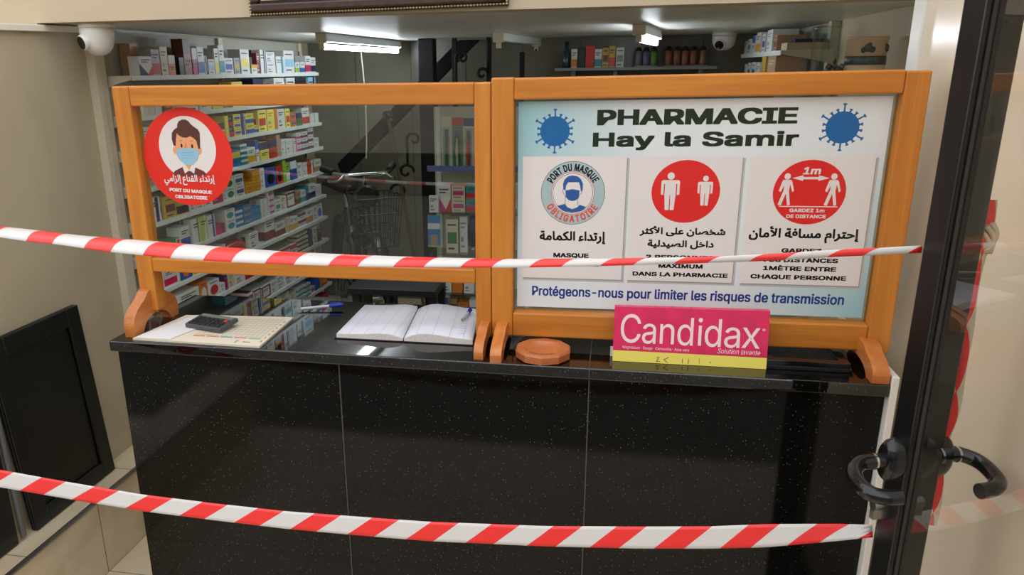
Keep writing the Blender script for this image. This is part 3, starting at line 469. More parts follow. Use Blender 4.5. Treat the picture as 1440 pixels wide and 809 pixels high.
 65253: (406, [[18,-1,20,30,29,65,43,104,85,88,75,56,68,28,66,4,70,-25,82,-47,101,-65,126,-78,156,-85,189,-88,226,-85,256,-77,280,-65,299,-49,312,-30,322,-10,328,32,320,87,288,166,333,189,354,141,370,91,376,39,371,-9,352,-56,337,-78,317,-97,293,-113,264,-126,229,-134,189,-136,123,-128,94,-118,68,-104,47,-85,31,-62,21,-34],[197,236,185,238,176,245,169,254,167,265,169,276,176,286,185,292,197,295,208,292,217,286,224,276,226,265,224,254,217,245,208,238]]),
 65256: (203, [[0,-3,6,46,45,50,58,57,67,67,79,104,92,168,139,159,133,135,128,109,126,87,132,66,140,57,155,51,209,46,227,39,233,23,225,5,215,-1,203,-3,143,4,124,12,111,25,97,59,115,57,95,27,71,8,40,-1],[92,229,81,231,71,237,65,247,63,258,65,269,71,279,81,285,92,287,104,285,113,279,119,269,122,258,119,247,113,237,104,231]]),
 65264: (436, [[18,-1,20,30,29,65,43,104,85,88,75,56,68,28,66,4,69,-19,77,-39,90,-55,108,-68,153,-84,206,-90,271,-84,323,-67,359,-42,369,-27,372,-12,366,2,349,15,320,26,282,38,293,87,348,67,389,55,420,48,442,46,460,39,466,23,458,5,448,-1,436,-3,429,-3,422,-3,414,-3,416,-12,417,-20,413,-42,402,-63,383,-83,357,-100,325,-116,287,-127,243,-135,193,-138,148,-134,106,-122,70,-104,42,-77,24,-43]]),
 65266: (436, [[18,-1,20,30,29,65,43,104,85,88,75,56,68,28,66,4,69,-19,77,-39,90,-55,108,-68,153,-84,206,-90,271,-84,323,-67,359,-42,369,-27,372,-12,366,2,349,15,320,26,282,38,293,87,348,67,389,55,420,48,442,46,460,39,466,23,458,5,448,-1,436,-3,429,-3,422,-3,414,-3,416,-12,417,-20,413,-42,402,-63,383,-83,357,-100,325,-116,287,-127,243,-135,193,-138,148,-134,106,-122,70,-104,42,-77,24,-43],[236,-250,224,-247,215,-241,208,-232,206,-221,208,-209,215,-200,224,-193,236,-191,247,-193,256,-200,263,-209,265,-221,263,-232,256,-241,247,-247],[155,-250,143,-247,134,-241,127,-232,125,-221,127,-209,134,-200,143,-193,155,-191,166,-193,175,-200,182,-209,184,-221,182,-232,175,-241,166,-247]]),
 65268: (221, [[0,-3,6,46,52,50,67,57,77,67,91,104,104,168,151,159,145,135,140,109,138,87,139,71,148,57,174,49,227,46,245,39,251,23,242,5,233,-1,221,-3,164,1,131,12,116,32,109,59,127,57,106,27,81,8,47,-1],[149,-115,138,-113,128,-106,122,-97,120,-86,122,-75,128,-65,138,-59,149,-56,160,-59,170,-65,176,-75,178,-86,176,-97,170,-106,160,-113],[68,-115,57,-113,47,-106,41,-97,39,-86,41,-75,47,-65,57,-59,68,-56,79,-59,89,-65,95,-75,97,-86,95,-97,89,-106,79,-113]]),
 65271: (345, [[233,318,231,349,227,386,222,417,273,423,277,392,280,354,282,322,278,267,266,214,244,164,237,151,196,98,139,49,213,49,244,54,259,67,263,85,258,103,243,125,190,178,114,240,24,306,52,346,148,273,220,213,269,163,297,120,306,80,302,53,287,27,256,7,205,0,68,0,68,48,123,91,165,133,196,176,217,220,229,267],[15,377,8,409,33,415,55,420,52,408,37,415,22,428,12,444,8,463,10,479,17,493,39,511,69,517,83,516,97,512,92,483,81,485,69,486,48,480,40,465,48,443,67,429,84,424,59,422,89,431,114,439,124,409,90,398,52,386]])}
ARABIC = [[65266, 65251, 65165, 65200, 65247, 65159, 32, 65225, 65166, 65256, 65240, 65247, 65165, 32, 65152, 65165, 65194, 65175, 65197, 65159], [65172, 65251, 65166, 65252, 65244, 65247, 65165, 32, 65152, 65165, 65194, 65175, 65197, 65159], [65198, 65180, 65243, 65271, 65165, 32, 65264, 65248, 65227, 32, 65253, 65166, 65212, 65192, 65207], [65172, 65268, 65247, 65194, 65268, 65212, 65247, 65165, 32, 65246, 65191, 65165, 65193], [65253, 65166, 65251, 65271, 65165, 32, 65172, 65235, 65166, 65204, 65251, 32, 65249, 65165, 65198, 65176, 65187, 65159]]
SHELVES = {
 'T': (1.639, [
  (95, 44, 112, 3, "tan", "silver", "e", 44, 60),
  (60, 76, 66, 1, "white", "navy", "w", 44, 6),
  (141, 48, 91, 1, "silver", "red", "b", 60),
  (194, 45, 101, 1, "cream", "black", "l", 60),
  (239, 42, 72, 1, "orange", "white", "t", 60),
  (315, 39, 65, 1, "green_dark", "green_dark", "p", 60),
  (349, 50, 146, 1, "terracotta", "brown", "t", 50),
  (404, 36, 101, 1, "raspberry", "white", "t", 60),
  (440, 48, 106, 1, "white", "blue", "b", 60),
  (488, 27, 74, 1, "grey", "navy", "s", 60),
  (520, 50, 60, 1, "white", "sky", "m", 60),
  (570, 34, 103, 1, "white", "yellow", "b", 50),
  (604, 41, 117, 1, "white", "teal", "b", 50),
  (651, 72, 66, 1, "white", "blue", "m", 60),
  (729, 50, 67, 1, "grey", "gold", "m", 60),
  (786, 78, 104, 1, "white", "yellow", "m", 60),
  (877, 54, 40, 1, "white", "amber", "t", 60),
  (938, 28, 91, 1, "maroon", "white", "l", 60),
  (972, 50, 105, 1, "white", "navy", "s", 60),
  (1029, 89, 97, 2, "white", "purple", "l", 60),
  (1125, 85, 78, 1, "white", "teal", "s", 60),
  (1219, 114, 106, 1, "white", "sky", "m", 60),
  (1341, 51, 52, 1, "white", "lime", "b", 60),
  (1401, 53, 53, 1, "white", "blue", "b", 60),
  (1462, 63, 84, 1, "white", "raspberry", "b", 60),
  (1534, 65, 78, 1, "white", "navy", "b", 60)]),
 'P': (1.5, [
  (52, 25, 79, 1, "cream", "grey", "p", 60),
  (86, 35, 80, 1, "cream", "grey", "p", 60),
  (129, 36, 84, 1, "white", "grey", "p", 60),
  (187, 42, 77, 1, "brown", "gold", "m", 60),
  (271, 69, 79, 1, "navy", "white", "b", 60),
  (350, 62, 70, 1, "white", "pink", "m", 60),
  (422, 87, 80, 1, "white", "grey", "l", 60),
  (520, 80, 89, 1, "yellow", "gold", "p", 60),
  (684, 94, 106, 1, "yellow", "blue", "m", 60),
  (797, 66, 86, 1, "cream", "brown", "l", 60),
  (884, 84, 122, 1, "white", "navy", "t", 60),
  (1004, 74, 90, 1, "white", "teal", "m", 60),
  (1085, 109, 132, 1, "white", "grey", "l", 60),
  (1226, 99, 125, 1, "white", "black", "l", 60),
  (1334, 123, 136, 1, "white", "black", "t", 60),
  (1483, 93, 137, 1, "sky", "black", "s", 60)]),
 'A': (1.376, [
  (-12, 29, 89, 1, "cream", "grey", "l", 60),
  (21, 42, 84, 1, "white", "teal", "l", 60),
  (89, 90, 82, 1, "white", "green", "m", 60),
  (484, 109, 65, 1, "cream", "brown", "t", 60),
  (599, 30, 91, 1, "yellow", "lime", "p", 60),
  (629, 43, 89, 2, "black", "pink", "b", 60),
  (678, 63, 93, 3, "yellow", "blue", "m", 60),
  (747, 33, 95, 1, "blue", "yellow", "s", 60),
  (780, 74, 90, 2, "yellow", "blue", "b", 60),
  (860, 42, 34, 1, "yellow", "blue", "b", 60),
  (902, 79, 99, 1, "yellow", "red", "m", 60),
  (988, 74, 98, 1, "yellow", "orange", "l", 60),
  (1062, 31, 99, 1, "orange", "red", "p", 60),
  (1101, 79, 94, 1, "white", "black", "l", 60),
  (1187, 49, 92, 1, "yellow", "red", "m", 60),
  (1245, 59, 71, 2, "orange", "purple", "m", 60),
  (1312, 61, 64, 1, "green", "navy", "t", 60),
  (1381, 90, 85, 1, "white", "red", "b", 60),
  (1481, 47, 51, 1, "white", "grey", "p", 60),
  (1537, 48, 52, 1, "white", "grey", "p", 60)]),
 'B': (1.245, [
  (-41, 33, 84, 1, "white", "grey", "l", 60),
  (-4, 43, 80, 1, "cream", "pink", "m", 60),
  (457, 104, 92, 1, "teal", "navy", "m", 60),
  (567, 136, 64, 1, "blue_bright", "yellow", "t", 60),
  (709, 59, 92, 4, "teal", "white", "t", 60),
  (775, 75, 70, 1, "white", "amber", "b", 60),
  (856, 28, 95, 1, "white", "blue", "t", 60),
  (891, 87, 83, 1, "yellow", "navy", "t", 60),
  (986, 76, 88, 1, "red", "navy", "t", 60),
  (1069, 39, 104, 1, "tan", "cream", "p", 60),
  (1116, 40, 80, 1, "white", "grey", "l", 60),
  (1164, 74, 74, 1, "white", "sky", "l", 60),
  (1246, 43, 71, 1, "white", "red", "s", 60),
  (1298, 52, 95, 3, "white", "magenta", "b", 60),
  (1359, 72, 96, 3, "white", "plum", "b", 60),
  (1440, 56, 110, 3, "white", "plum", "b", 60),
  (1505, 58, 52, 1, "white", "grey", "l", 60)]),
 'C': (1.112, [
  (-62, 51, 74, 1, "raspberry", "maroon", "s", 60),
  (-3, 80, 92, 1, "white", "navy", "s", 60),
  (105, 76, 84, 1, "gold", "brown", "m", 60),
  (190, 70, 75, 1, "gold", "black", "b", 60),
  (270, 41, 64, 1, "white", "red", "l", 60),
  (322, 54, 60, 1, "white", "navy", "m", 60),
  (386, 56, 67, 1, "white", "black", "l", 60),
  (447, 75, 40, 1, "raspberry", "maroon", "l", 60),
  (529, 24, 63, 1, "white", "black", "l", 60),
  (559, 74, 96, 2, "white", "green", "c", 60),
  (639, 77, 98, 2, "white", "indigo", "m", 60),
  (729, 61, 50, 1, "amber", "orange", "m", 60),
  (797, 70, 92, 2, "amber", "orange", "m", 60),
  (874, 43, 100, 1, "white", "grey", "l", 60),
  (924, 105, 92, 1, "blue", "black", "c", 60),
  (1037, 63, 87, 1, "red", "black", "c", 60),
  (1108, 32, 110, 1, "lime", "white", "p", 60),
  (1148, 41, 92, 1, "lime", "white", "b", 60),
  (1198, 68, 94, 1, "blue", "white", "t", 60),
  (1274, 53, 76, 1, "white", "navy", "l", 60),
  (1336, 54, 70, 1, "white", "grey", "l", 60),
  (1399, 84, 67, 1, "orange_red", "white", "s", 60),
  (1493, 88, 68, 1, "white", "tan", "b", 60)]),
 'D': (0.978, [
  (147, 34, 49, 1, "green", "white", "g", 92),
  (186, 66, 84, 1, "white", "blue", "b", 60),
  (278, 48, 101, 1, "white", "olive", "s", 60),
  (332, 44, 103, 1, "yellow_green", "white", "s", 60),
  (381, 57, 95, 1, "white", "blue", "s", 60),
  (443, 77, 44, 1, "pink", "indigo", "s", 60),
  (532, 81, 93, 2, "white", "teal", "c", 60),
  (619, 58, 75, 3, "blue_bright", "white", "t", 60),
  (684, 74, 87, 3, "blue_bright", "tan", "m", 60),
  (764, 84, 65, 2, "blue_bright", "teal", "m", 60),
  (856, 66, 87, 4, "white", "orange", "l", 60),
  (929, 61, 114, 4, "white", "magenta", "m", 60),
  (997, 55, 61, 1, "white", "teal", "m", 60),
  (1060, 56, 70, 1, "cream", "black", "l", 60),
  (1124, 101, 75, 1, "white", "maroon", "f", 60),
  (1234, 52, 65, 1, "tan", "brown", "b", 60),
  (1295, 54, 66, 1, "white", "teal", "b", 60),
  (1358, 37, 78, 1, "teal", "navy", "b", 60),
  (1404, 76, 83, 1, "white", "navy", "b", 60),
  (1489, 69, 65, 1, "white", "grey", "p", 60)]),
 'E': (0.855, [
  (4, 37, 66, 1, "white", "grey", "l", 60),
  (50, 81, 68, 1, "white", "pink", "b", 60),
  (136, 15, 69, 1, "white", "lime", "s", 60),
  (156, 76, 76, 1, "blue", "orange", "c", 60),
  (237, 64, 54, 1, "yellow", "amber", "m", 60),
  (323, 79, 67, 1, "white", "green", "l", 60),
  (413, 41, 75, 1, "cream", "lime", "s", 60),
  (460, 42, 76, 1, "white", "green", "l", 60),
  (714, 83, 75, 1, "white", "black", "l", 60),
  (876, 98, 107, 1, "white", "maroon", "b", 60),
  (982, 104, 73, 1, "white", "maroon", "b", 60),
  (1094, 33, 82, 1, "cream", "grey", "l", 60),
  (1135, 51, 75, 1, "white", "amber", "b", 60),
  (1195, 43, 69, 1, "white", "gold", "b", 60),
  (1247, 90, 70, 2, "white", "maroon", "t", 60),
  (1346, 75, 79, 1, "white", "orange", "b", 60),
  (1430, 48, 80, 1, "white", "blue", "l", 60),
  (1488, 70, 82, 1, "white", "blue", "c", 60)]),
 'F': (0.727, [
  (-14, 46, 47, 1, "yellow", "brown", "t", 40),
  (119, 150, 77, 1, "white", "black", "l", 80),
  (275, 55, 85, 1, "orange", "white", "c", 60),
  (336, 87, 72, 1, "white", "red", "c", 60),
  (428, 36, 41, 1, "white", "grey", "l", 60),
  (470, 24, 64, 1, "plum", "pink", "m", 60),
  (501, 50, 65, 1, "cream", "tan", "l", 60),
  (557, 85, 66, 1, "white", "red", "l", 60),
  (649, 82, 68, 1, "red", "amber", "m", 60),
  (744, 86, 62, 1, "white", "teal", "l", 60),
  (845, 91, 64, 1, "cream", "brown", "l", 60),
  (943, 55, 58, 1, "orange", "cream", "m", 60),
  (1006, 115, 59, 2, "cream", "maroon", "t", 60),
  (1138, 69, 57, 1, "white", "red", "t", 60),
  (1216, 127, 94, 4, "cream", "black", "b", 60),
  (1352, 47, 92, 1, "navy", "black", "p", 60),
  (1409, 48, 97, 1, "white", "black", "l", 60),
  (1467, 60, 65, 1, "maroon", "black", "c", 60)]),
 'G': (0.592, [
  (512, 138, 33, 1, "white", "blue", "l", 80),
  (656, 48, 68, 2, "maroon", "white", "t", 90),
  (712, 64, 66, 1, "white", "maroon", "f", 80),
  (783, 89, 60, 1, "white", "maroon", "f", 80),
  (880, 62, 61, 1, "white", "grey", "l", 60),
  (950, 80, 63, 2, "white", "navy", "l", 60),
  (1039, 101, 49, 1, "white", "maroon", "l", 60),
  (1149, 97, 54, 1, "white", "navy", "l", 60),
  (1264, 93, 71, 1, "white", "red", "m", 60),
  (1376, 98, 69, 1, "white", "teal", "m", 60)]),
 'H': (0.466, [
  (849, 110, 58, 3, "cream", "black", "l", 60),
  (975, 100, 90, 4, "white", "black", "l", 60),
  (1083, 69, 69, 2, "cream", "grey", "l", 60),
  (1162, 90, 78, 3, "white", "teal", "b", 60),
  (1261, 66, 72, 3, "white", "teal", "b", 60),
  (1336, 48, 36, 1, "white", "red", "m", 60),
  (1394, 60, 66, 1, "blue", "navy", "p", 60),
  (1464, 93, 58, 1, "orange", "amber", "m", 60)]),
 'I': (0.337, [
  (960, 83, 60, 1, "amber", "blue", "m", 60),
  (1060, 105, 62, 1, "blue", "white", "m", 60),
  (1202, 74, 60, 1, "orange", "yellow", "m", 60),
  (1295, 117, 57, 1, "teal", "blue", "m", 60),
  (1432, 124, 75, 1, "raspberry", "white", "m", 60)]),
}
# ---------------------------------------------------------------- materials
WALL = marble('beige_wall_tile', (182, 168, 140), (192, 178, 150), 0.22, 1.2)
WALL_R = marble('wall_tile_lit', (220, 204, 176), (228, 212, 185), 0.22, 1.2)  # same tile as the left wall, colour lightened to stand in for stronger light
PAINT = plain('cream_paint', (194, 176, 147), 0.6)
SOFFIT = plain('soffit_paint', (224, 224, 216), 0.35, var=0.03, scale=4)
BACKW = marble('back_wall_panel', (112, 110, 96), (122, 119, 104), 0.3, 2)
MARB = marble('beige_marble', (196, 176, 142), (214, 196, 164), 0.18, 3)
FLOORT = marble('floor_tile_marble', (206, 188, 156), (220, 204, 176), 0.18, 2)
PAVE = marble('street_paving', (92, 88, 78), (116, 110, 98), 0.8, 14)
FACADE = marble('street_facade', (150, 140, 124), (170, 160, 142), 0.8, 3)
GRAN = granite('black_granite')
GRANT = granite('polished_granite_top', 0.85, 0.03)
GROUT = plain('tile_joint', (74, 72, 66), 0.7)
WH = wood('beech_grain_across', 'x', (204, 130, 46), (176, 102, 32))
WV = wood('beech_grain_upright', 'z', (208, 134, 50), (180, 106, 35))
WF = wood('red_beech_grain', 'y', (204, 126, 62), (172, 96, 44), 0.3)
WT = wood('tray_wood_grain', 'x', (190, 112, 62), (162, 88, 46), 0.4)
PANE = thin_glass('screen_glass', (0.86, 0.90, 0.84, 1), 1.25)
DOORG = thin_glass('door_glass', (0.97, 0.97, 0.95, 1), 1.7)
CLEAR = thin_glass('clear_plastic', (0.90, 0.94, 0.94, 1), 1.3, 0.05)
SHGL = thin_glass('shelf_glass', (0.80, 0.88, 0.84, 1), 1.2)
BLACKAL = plain('black_aluminium', (14, 14, 14), 0.28)
BLACKPL = plain('black_plastic', (16, 16, 18), 0.14)
BLACKM = plain('black_matt', (17, 18, 17), 0.5)
IRON = plain('black_iron', (9, 9, 8), 0.55, spec=0.3)
CHROME = plain('chrome', (200, 200, 200), 0.12, 1.0)
STEEL = plain('brushed_steel', (150, 150, 150), 0.3, 1.0)
WHITEM = plain('white_enamel', (222, 228, 224), 0.35)
CREAMM = plain('cream_enamel', (206, 196, 172), 0.4)
WHITEP = plain('white_plastic', (226, 222, 212), 0.35)
PAPER = plain('paper', (226, 224, 224), 0.7)
TAPER = plain('tape_red', (224, 48, 44), 0.32)
TAPEW = plain('tape_white', (204, 199, 193), 0.32)
LIT = emissive('lit_tube', (236, 246, 255), TUBE)

# ---------------------------------------------------------------- the setting
m = MB(); m.box(-3, 3, -1.5, 3, -0.06, 0, FLOORT)
for gx in (-1.113 + 0.0, -0.9, -0.45, 0.0, 0.45, 0.9): m.box(gx - .001, gx + .001, -1.5, 2.9, 0, 0.0006, GROUT)
for gy in (-1.0, -0.55, -0.1, 0.35, 0.8): m.box(-1.113, 1.2, gy - .001, gy + .001, 0, 0.0006, GROUT)
struct(m.build('floor'))
m = MB(); m.box(-40, 40, -40, -1.5, -0.22, -0.12, PAVE)
struct(m.build('floor_street'))
m = MB()
m.box(-20, 20, -9.4, -9, -0.12, 3.8, FACADE)
m.box(-20, 20, -9.06, -9, -0.12, 0.5, PAVE); m.box(-20, 20, -9.08, -9, 2.6, 2.75, PAVE)
struct(m.build('wall_street'))
# platform with metal nosing along the left wall, raised floor behind the counter
m = MB()
m.box(-1.30, -1.113, -1.5, 2.9, 0.0, 0.277, MARB)
m.box(-1.113, 1.36, 0.95, 2.9, 0.0, 0.277, MARB)
for gy in (-0.62, -0.2, 0.345, 0.9): m.box(-1.1142, -1.1124, gy - .001, gy + .001, 0.0, 0.277, GROUT)
for gy in (-0.5, 0.03, 0.56): m.box(-1.3, -1.113, gy - .001, gy + .001, 0.277, 0.2775, GROUT)
struct(m.build('floor_platform'))
struct(boxobj('trim_1', (-1.120, -1.107, -1.5, 0.95, 0.268, 0.283), STEEL, None, 0.004))
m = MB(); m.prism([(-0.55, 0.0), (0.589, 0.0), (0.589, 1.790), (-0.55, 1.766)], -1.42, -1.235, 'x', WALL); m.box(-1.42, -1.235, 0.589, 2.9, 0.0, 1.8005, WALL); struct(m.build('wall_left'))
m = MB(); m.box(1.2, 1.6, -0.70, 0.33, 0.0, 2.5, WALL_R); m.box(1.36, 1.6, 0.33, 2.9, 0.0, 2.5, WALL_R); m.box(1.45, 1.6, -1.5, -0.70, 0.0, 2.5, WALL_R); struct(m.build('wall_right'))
m = MB(); m.box(-1.5, 1.5, 2.82, 2.95, 0.0, 3.0, BACKW)
for gx in (-0.95, -0.62, -0.3, 0.02, 0.34, 0.66, 0.98): m.box(gx - .0015, gx + .0015, 2.818, 2.822, 0.277, 1.8, GROUT)
struct(m.build('wall_back'))
m = MB(); m.box(-2.2, 1.4, 0.59, 0.69, 1.8, 2.7, PAINT); struct(m.build('wall_front'))
m = MB(); m.box(-1.3, 1.4, 0.592, 2.85, 1.801, 1.9, SOFFIT); struct(m.build('ceiling'))
struct(boxobj('trim_2', (1.186, 1.206, 0.295, 0.36, 0.0, 1.8), WHITEP, None, 0.004))
struct(boxobj('trim_3', (1.1275, 1.1425, -0.022, 0.40, 0.0, 1.018), WHITEP, None, 0.002))

# ---------------------------------------------------------------- counter
cn = thing('service_counter', 'long black speckled granite shop counter across the middle', 'counter', (0.217, 0.19, 0))
m = MB()
m.box(-0.692, 1.1265, 0.002, 0.38, 0, 0.97, GRAN)
for jx in (-0.0958, 0.5042): m.box(jx - .0012, jx + .0012, 0.0, 0.003, 0.0, 0.97, GROUT)
m.build('front_panel', cn)
m = MB(); m.box(-0.697, 1.1265, -0.022, 0.40, 0.972, 1.0, GRANT); m.build('countertop', cn, 0.003)
m = MB()
for y in [-0.0225]:
    m.box(0.5032, 0.5048, -0.0225, 0.39, 0.976, 1.0003, GROUT)
m.build('countertop_joint', cn)

# ---------------------------------------------------------------- wooden screens
def foot(par, x0, x1, yc, h, half, name='foot'):
    # arched foot: profile in y,z
    top = [(-1.0, 0.0), (-1.02, 0.30), (-0.92, 0.52), (-0.72, 0.68), (-0.45, 0.82), (-0.25, 0.97), (0, 1.0), (0.25, 0.97), (0.45, 0.82), (0.72, 0.68), (0.92, 0.52), (1.02, 0.30), (1.0, 0.0)]
    bot = [(0.66, 0.0), (0.55, 0.17), (0.36, 0.30), (0, 0.37), (-0.36, 0.30), (-0.55, 0.17), (-0.66, 0.0)]
    tp = catmull([(a, b, 0) for a, b in top], 4); bt = catmull([(a, b, 0) for a, b in bot], 4)
    poly = [(yc + p.x * half, 1.0 + max(0, p.y) * h) for p in tp] + [(yc + p.x * half, 1.0 + max(0, p.y) * h) for p in bt]
    m = MB(); m.prism(poly, x0, x1, 'x', WF)
    return m.build(name, par, 0.006, 3, weld=True)

FY0, FY1 = 0.098, 0.142
def bar(par, name, x0, x1, z0, z1, mat, tilt=0.0, bev=0.004, y0=FY0, y1=FY1):
    m = MB(); m.box(x0, x1, y0, y1, z0, z1, mat)
    if tilt: m.v = [(x, y, z + tilt * (x - 0.71)) for x, y, z in m.v]
    return m.build(name, par, bev, 2)

ls = thing('counter_screen', 'left wooden counter screen, glazed above and open below, with round red sticker', 'screen', (-0.205, 0.12, 1.0), 'wooden screens on the counter')
bar(ls, 'left_post', -0.673, -0.627, 1.045, 1.617, WV)
bar(ls, 'right_post', 0.2255, 0.2630, 1.02, 1.617, WV)
bar(ls, 'top_rail', -0.6268, 0.2253, 1.569, 1.617, WH)
bar(ls, 'middle_rail', -0.6268, 0.2253, 1.152, 1.188, WH)
m = MB(); m.box(-0.632, 0.230, 0.118, 0.122, 1.18, 1.575, PANE)
g = MB(); g.face([(-0.630, 0.12, 1.183), (0.229, 0.12, 1.183), (0.229, 0.12, 1.573), (-0.630, 0.12, 1.573)], PANE)
g.build('glass_pane', ls)['label'] = 'clear greenish glass pane'
foot(ls, -0.670, -0.641, 0.113, 0.104, 0.102)
foot(ls, 0.2385, 0.2605, 0.09, 0.06, 0.098)

rs = thing('counter_screen', 'right wooden counter screen whose glass carries the large pharmacy poster', 'screen', (0.71, 0.12, 1.0), 'wooden screens on the counter')
TL = 0.009
bar(rs, 'left_post', 0.2642, 0.3150, 1.028, 1.630, WV, TL)
bar(rs, 'right_post', 1.1065, 1.1550, 1.024, 1.626, WV, TL)
bar(rs, 'top_rail', 0.3152, 1.1063, 1.582, 1.6285, WH, TL)
bar(rs, 'bottom_rail', 0.3152, 1.1063, 1.028, 1.088, WH, TL)
g = MB(); g.face([(0.313, 0.122, 1.083), (1.109, 0.122, 1.083), (1.109, 0.122, 1.588), (0.313, 0.122, 1.588)], PANE)
g.build('glass_pane', rs)['label'] = 'clear greenish glass pane'
foot(rs, 0.279, 0.305, 0.085, 0.060, 0.108)
foot(rs, 1.090, 1.124, 0.095, 0.062, 0.112)

# ---------------------------------------------------------------- round mask sticker on the left pane
def pmap(y0, tilt=0.0, step=1.6e-4):
    return lambda x, z, k: (x, y0 - k * step, z + tilt * (x - 0.71))
SRED = plain('sticker_red', (222, 42, 28), 0.4); SWHITE = plain('sticker_white', (226, 220, 214), 0.45)
HAIR = plain('print_brown', (84, 46, 34), 0.5); SKIN = plain('print_skin', (232, 160, 110), 0.5); NOSE = plain('print_skin_dark', (204, 140, 98), 0.5)
MASKB = plain('print_light_blue', (146, 190, 214), 0.5); MASKL = plain('print_mid_blue', (112, 160, 190), 0.5); SWEAT = plain('print_maroon', (112, 44, 46), 0.5)
DK = plain('print_dark_brown', (44, 24, 20), 0.5)
mb = MB(); mb.fix = False; P = Print(mb, pmap(0.1192))
cx, cz = -0.502, 1.445
P.disc(cx, cz, 0.1205, 0.1205, SRED, 0, 96)
inn = [(cx + 0.002 + 0.0765 * cos(t), 1.4685 + 0.0765 * sin(t)) for t in [radians(a) for a in range(-56, 237, 4)]]
P.poly(inn, SWHITE, 1)
P.poly([(-0.546, 1.405), (-0.541, 1.411), (-0.519, 1.421), (-0.486, 1.421), (-0.462, 1.411), (-0.456, 1.404), (-0.461, 1.4), (-0.50, 1.396), (-0.54, 1.4)], SWEAT, 2)
P.poly([(-0.511, 1.44), (-0.492, 1.44), (-0.491, 1.421), (-0.5015, 1.410), (-0.512, 1.421)], SKIN, 3)
P.poly([(-0.519, 1.421), (-0.5115, 1.428), (-0.5015, 1.413), (-0.514, 1.405)], SWHITE, 4); P.poly([(-0.484, 1.421), (-0.4915, 1.428), (-0.5015, 1.413), (-0.489, 1.405)], SWHITE, 4)
P.disc(-0.5335, 1.462, 0.006, 0.009, SKIN, 3, 20); P.disc(-0.4675, 1.462, 0.006, 0.009, SKIN, 3, 20)
P.poly([(x + -0.0005, z) for x, z in [(-0.532, 1.50), (-0.532, 1.455), (-0.524, 1.438), (-0.510, 1.429), (-0.500, 1.427), (-0.490, 1.429), (-0.476, 1.438), (-0.468, 1.455), (-0.468, 1.50), (-0.50, 1.51)]], SKIN, 4)
P.poly([(-0.536, 1.473), (-0.5305, 1.473), (-0.528, 1.488), (-0.5235, 1.5035), (-0.517, 1.497), (-0.509, 1.4935), (-0.499, 1.4925), (-0.489, 1.4965), (-0.480, 1.492), (-0.473, 1.485), (-0.470, 1.466), (-0.4655, 1.466), (-0.463, 1.49), (-0.462, 1.505), (-0.466, 1.513), (-0.4755, 1.519), (-0.483, 1.525), (-0.488, 1.532), (-0.496, 1.5365), (-0.506, 1.5365), (-0.515, 1.532), (-0.520, 1.524), (-0.5205, 1.518), (-0.530, 1.512), (-0.537, 1.504), (-0.539, 1.49)], HAIR, 5)
P.disc(-0.5145, 1.4735, 0.0027, 0.005, DK, 5, 20); P.disc(-0.486, 1.4725, 0.0027, 0.005, DK, 5, 20)
P.line([(-0.519, 1.4852), (-0.511, 1.4858)], 0.0011, HAIR, 5); P.line([(-0.490, 1.4852), (-0.482, 1.4843)], 0.0011, HAIR, 5)
P.poly([(-0.503, 1.484), (-0.499, 1.466), (-0.508, 1.466)], NOSE, 5)
P.poly([(-0.531, 1.4645), (-0.500, 1.468), (-0.4695, 1.4645), (-0.472, 1.449), (-0.479, 1.436), (-0.490, 1.4275), (-0.501, 1.4255), (-0.512, 1.428), (-0.521, 1.436), (-0.528, 1.449)], MASKB, 6)
for zz in (1.456, 1.449, 1.442): P.line([(-0.516, zz + .001), (-0.5, zz), (-0.484, zz + .001)], 0.0008, MASKL, 7)
P.text(GLYPHS_ARABIC, ARABIC[0], -0.573, -0.435, 1.3845, 0.0205, SWHITE, 8, (0.0006, 0.0005), cap=500)
P.text(GLYPHS_SANS, 'PORT DU MASQUE', -0.562, -0.446, 1.3600, 0.0085, SWHITE, 8, (0.0008, 0.0005), rise=-0.05)
P.text(GLYPHS_SANS, 'OBLIGATOIRE', -0.548, -0.460, 1.3425, 0.0085, SWHITE, 8, (0.0008, 0.0005), rise=-0.03)
tag(mb.build('round_sticker'), 'round red sticker of a masked man on the left glass pane', 'sticker')

# ---------------------------------------------------------------- pharmacy poster on the right pane
POST = bpy.data.materials.new('poster_gradient'); POST.use_nodes = True
nt = POST.node_tree; b = nt.nodes['Principled BSDF']
tc = nt.nodes.new('ShaderNodeTexCoord'); sp = nt.nodes.new('ShaderNodeSeparateXYZ')
nt.links.new(tc.outputs['Object'], sp.inputs[0])
def mrange(src, a, c):
    n = nt.nodes.new('ShaderNodeMapRange'); n.inputs[1].default_value = a; n.inputs[2].default_value = c
    nt.links.new(src, n.inputs[0]); return n.outputs[0]
def mth(op, p, q):
    n = nt.nodes.new('ShaderNodeMath'); n.operation = op
    for i, v in enumerate((p, q)):
        if isinstance(v, (int, float)): n.inputs[i].default_value = v
        else: nt.links.new(v, n.inputs[i])
    return n.outputs[0]
left = mth('MULTIPLY', mrange(sp.outputs[0], 0.62, 0.32), mrange(sp.outputs[2], 1.10, 1.50))
right = mth('MULTIPLY', mrange(sp.outputs[0], 0.80, 1.10), mrange(sp.outputs[2], 1.50, 1.12))
fac = mth('MAXIMUM', left, right)
mixn = nt.nodes.new('ShaderNodeMix'); mixn.data_type = 'RGBA'
nt.links.new(fac, mixn.inputs['Factor']); mixn.inputs[6].default_value = lin((224, 227, 227)); mixn.inputs[7].default_value = lin((146, 192, 198))
nt.links.new(mixn.outputs[2], b.inputs['Base Color']); b.inputs['Roughness'].default_value = 0.16
MATS['poster_gradient'] = POST
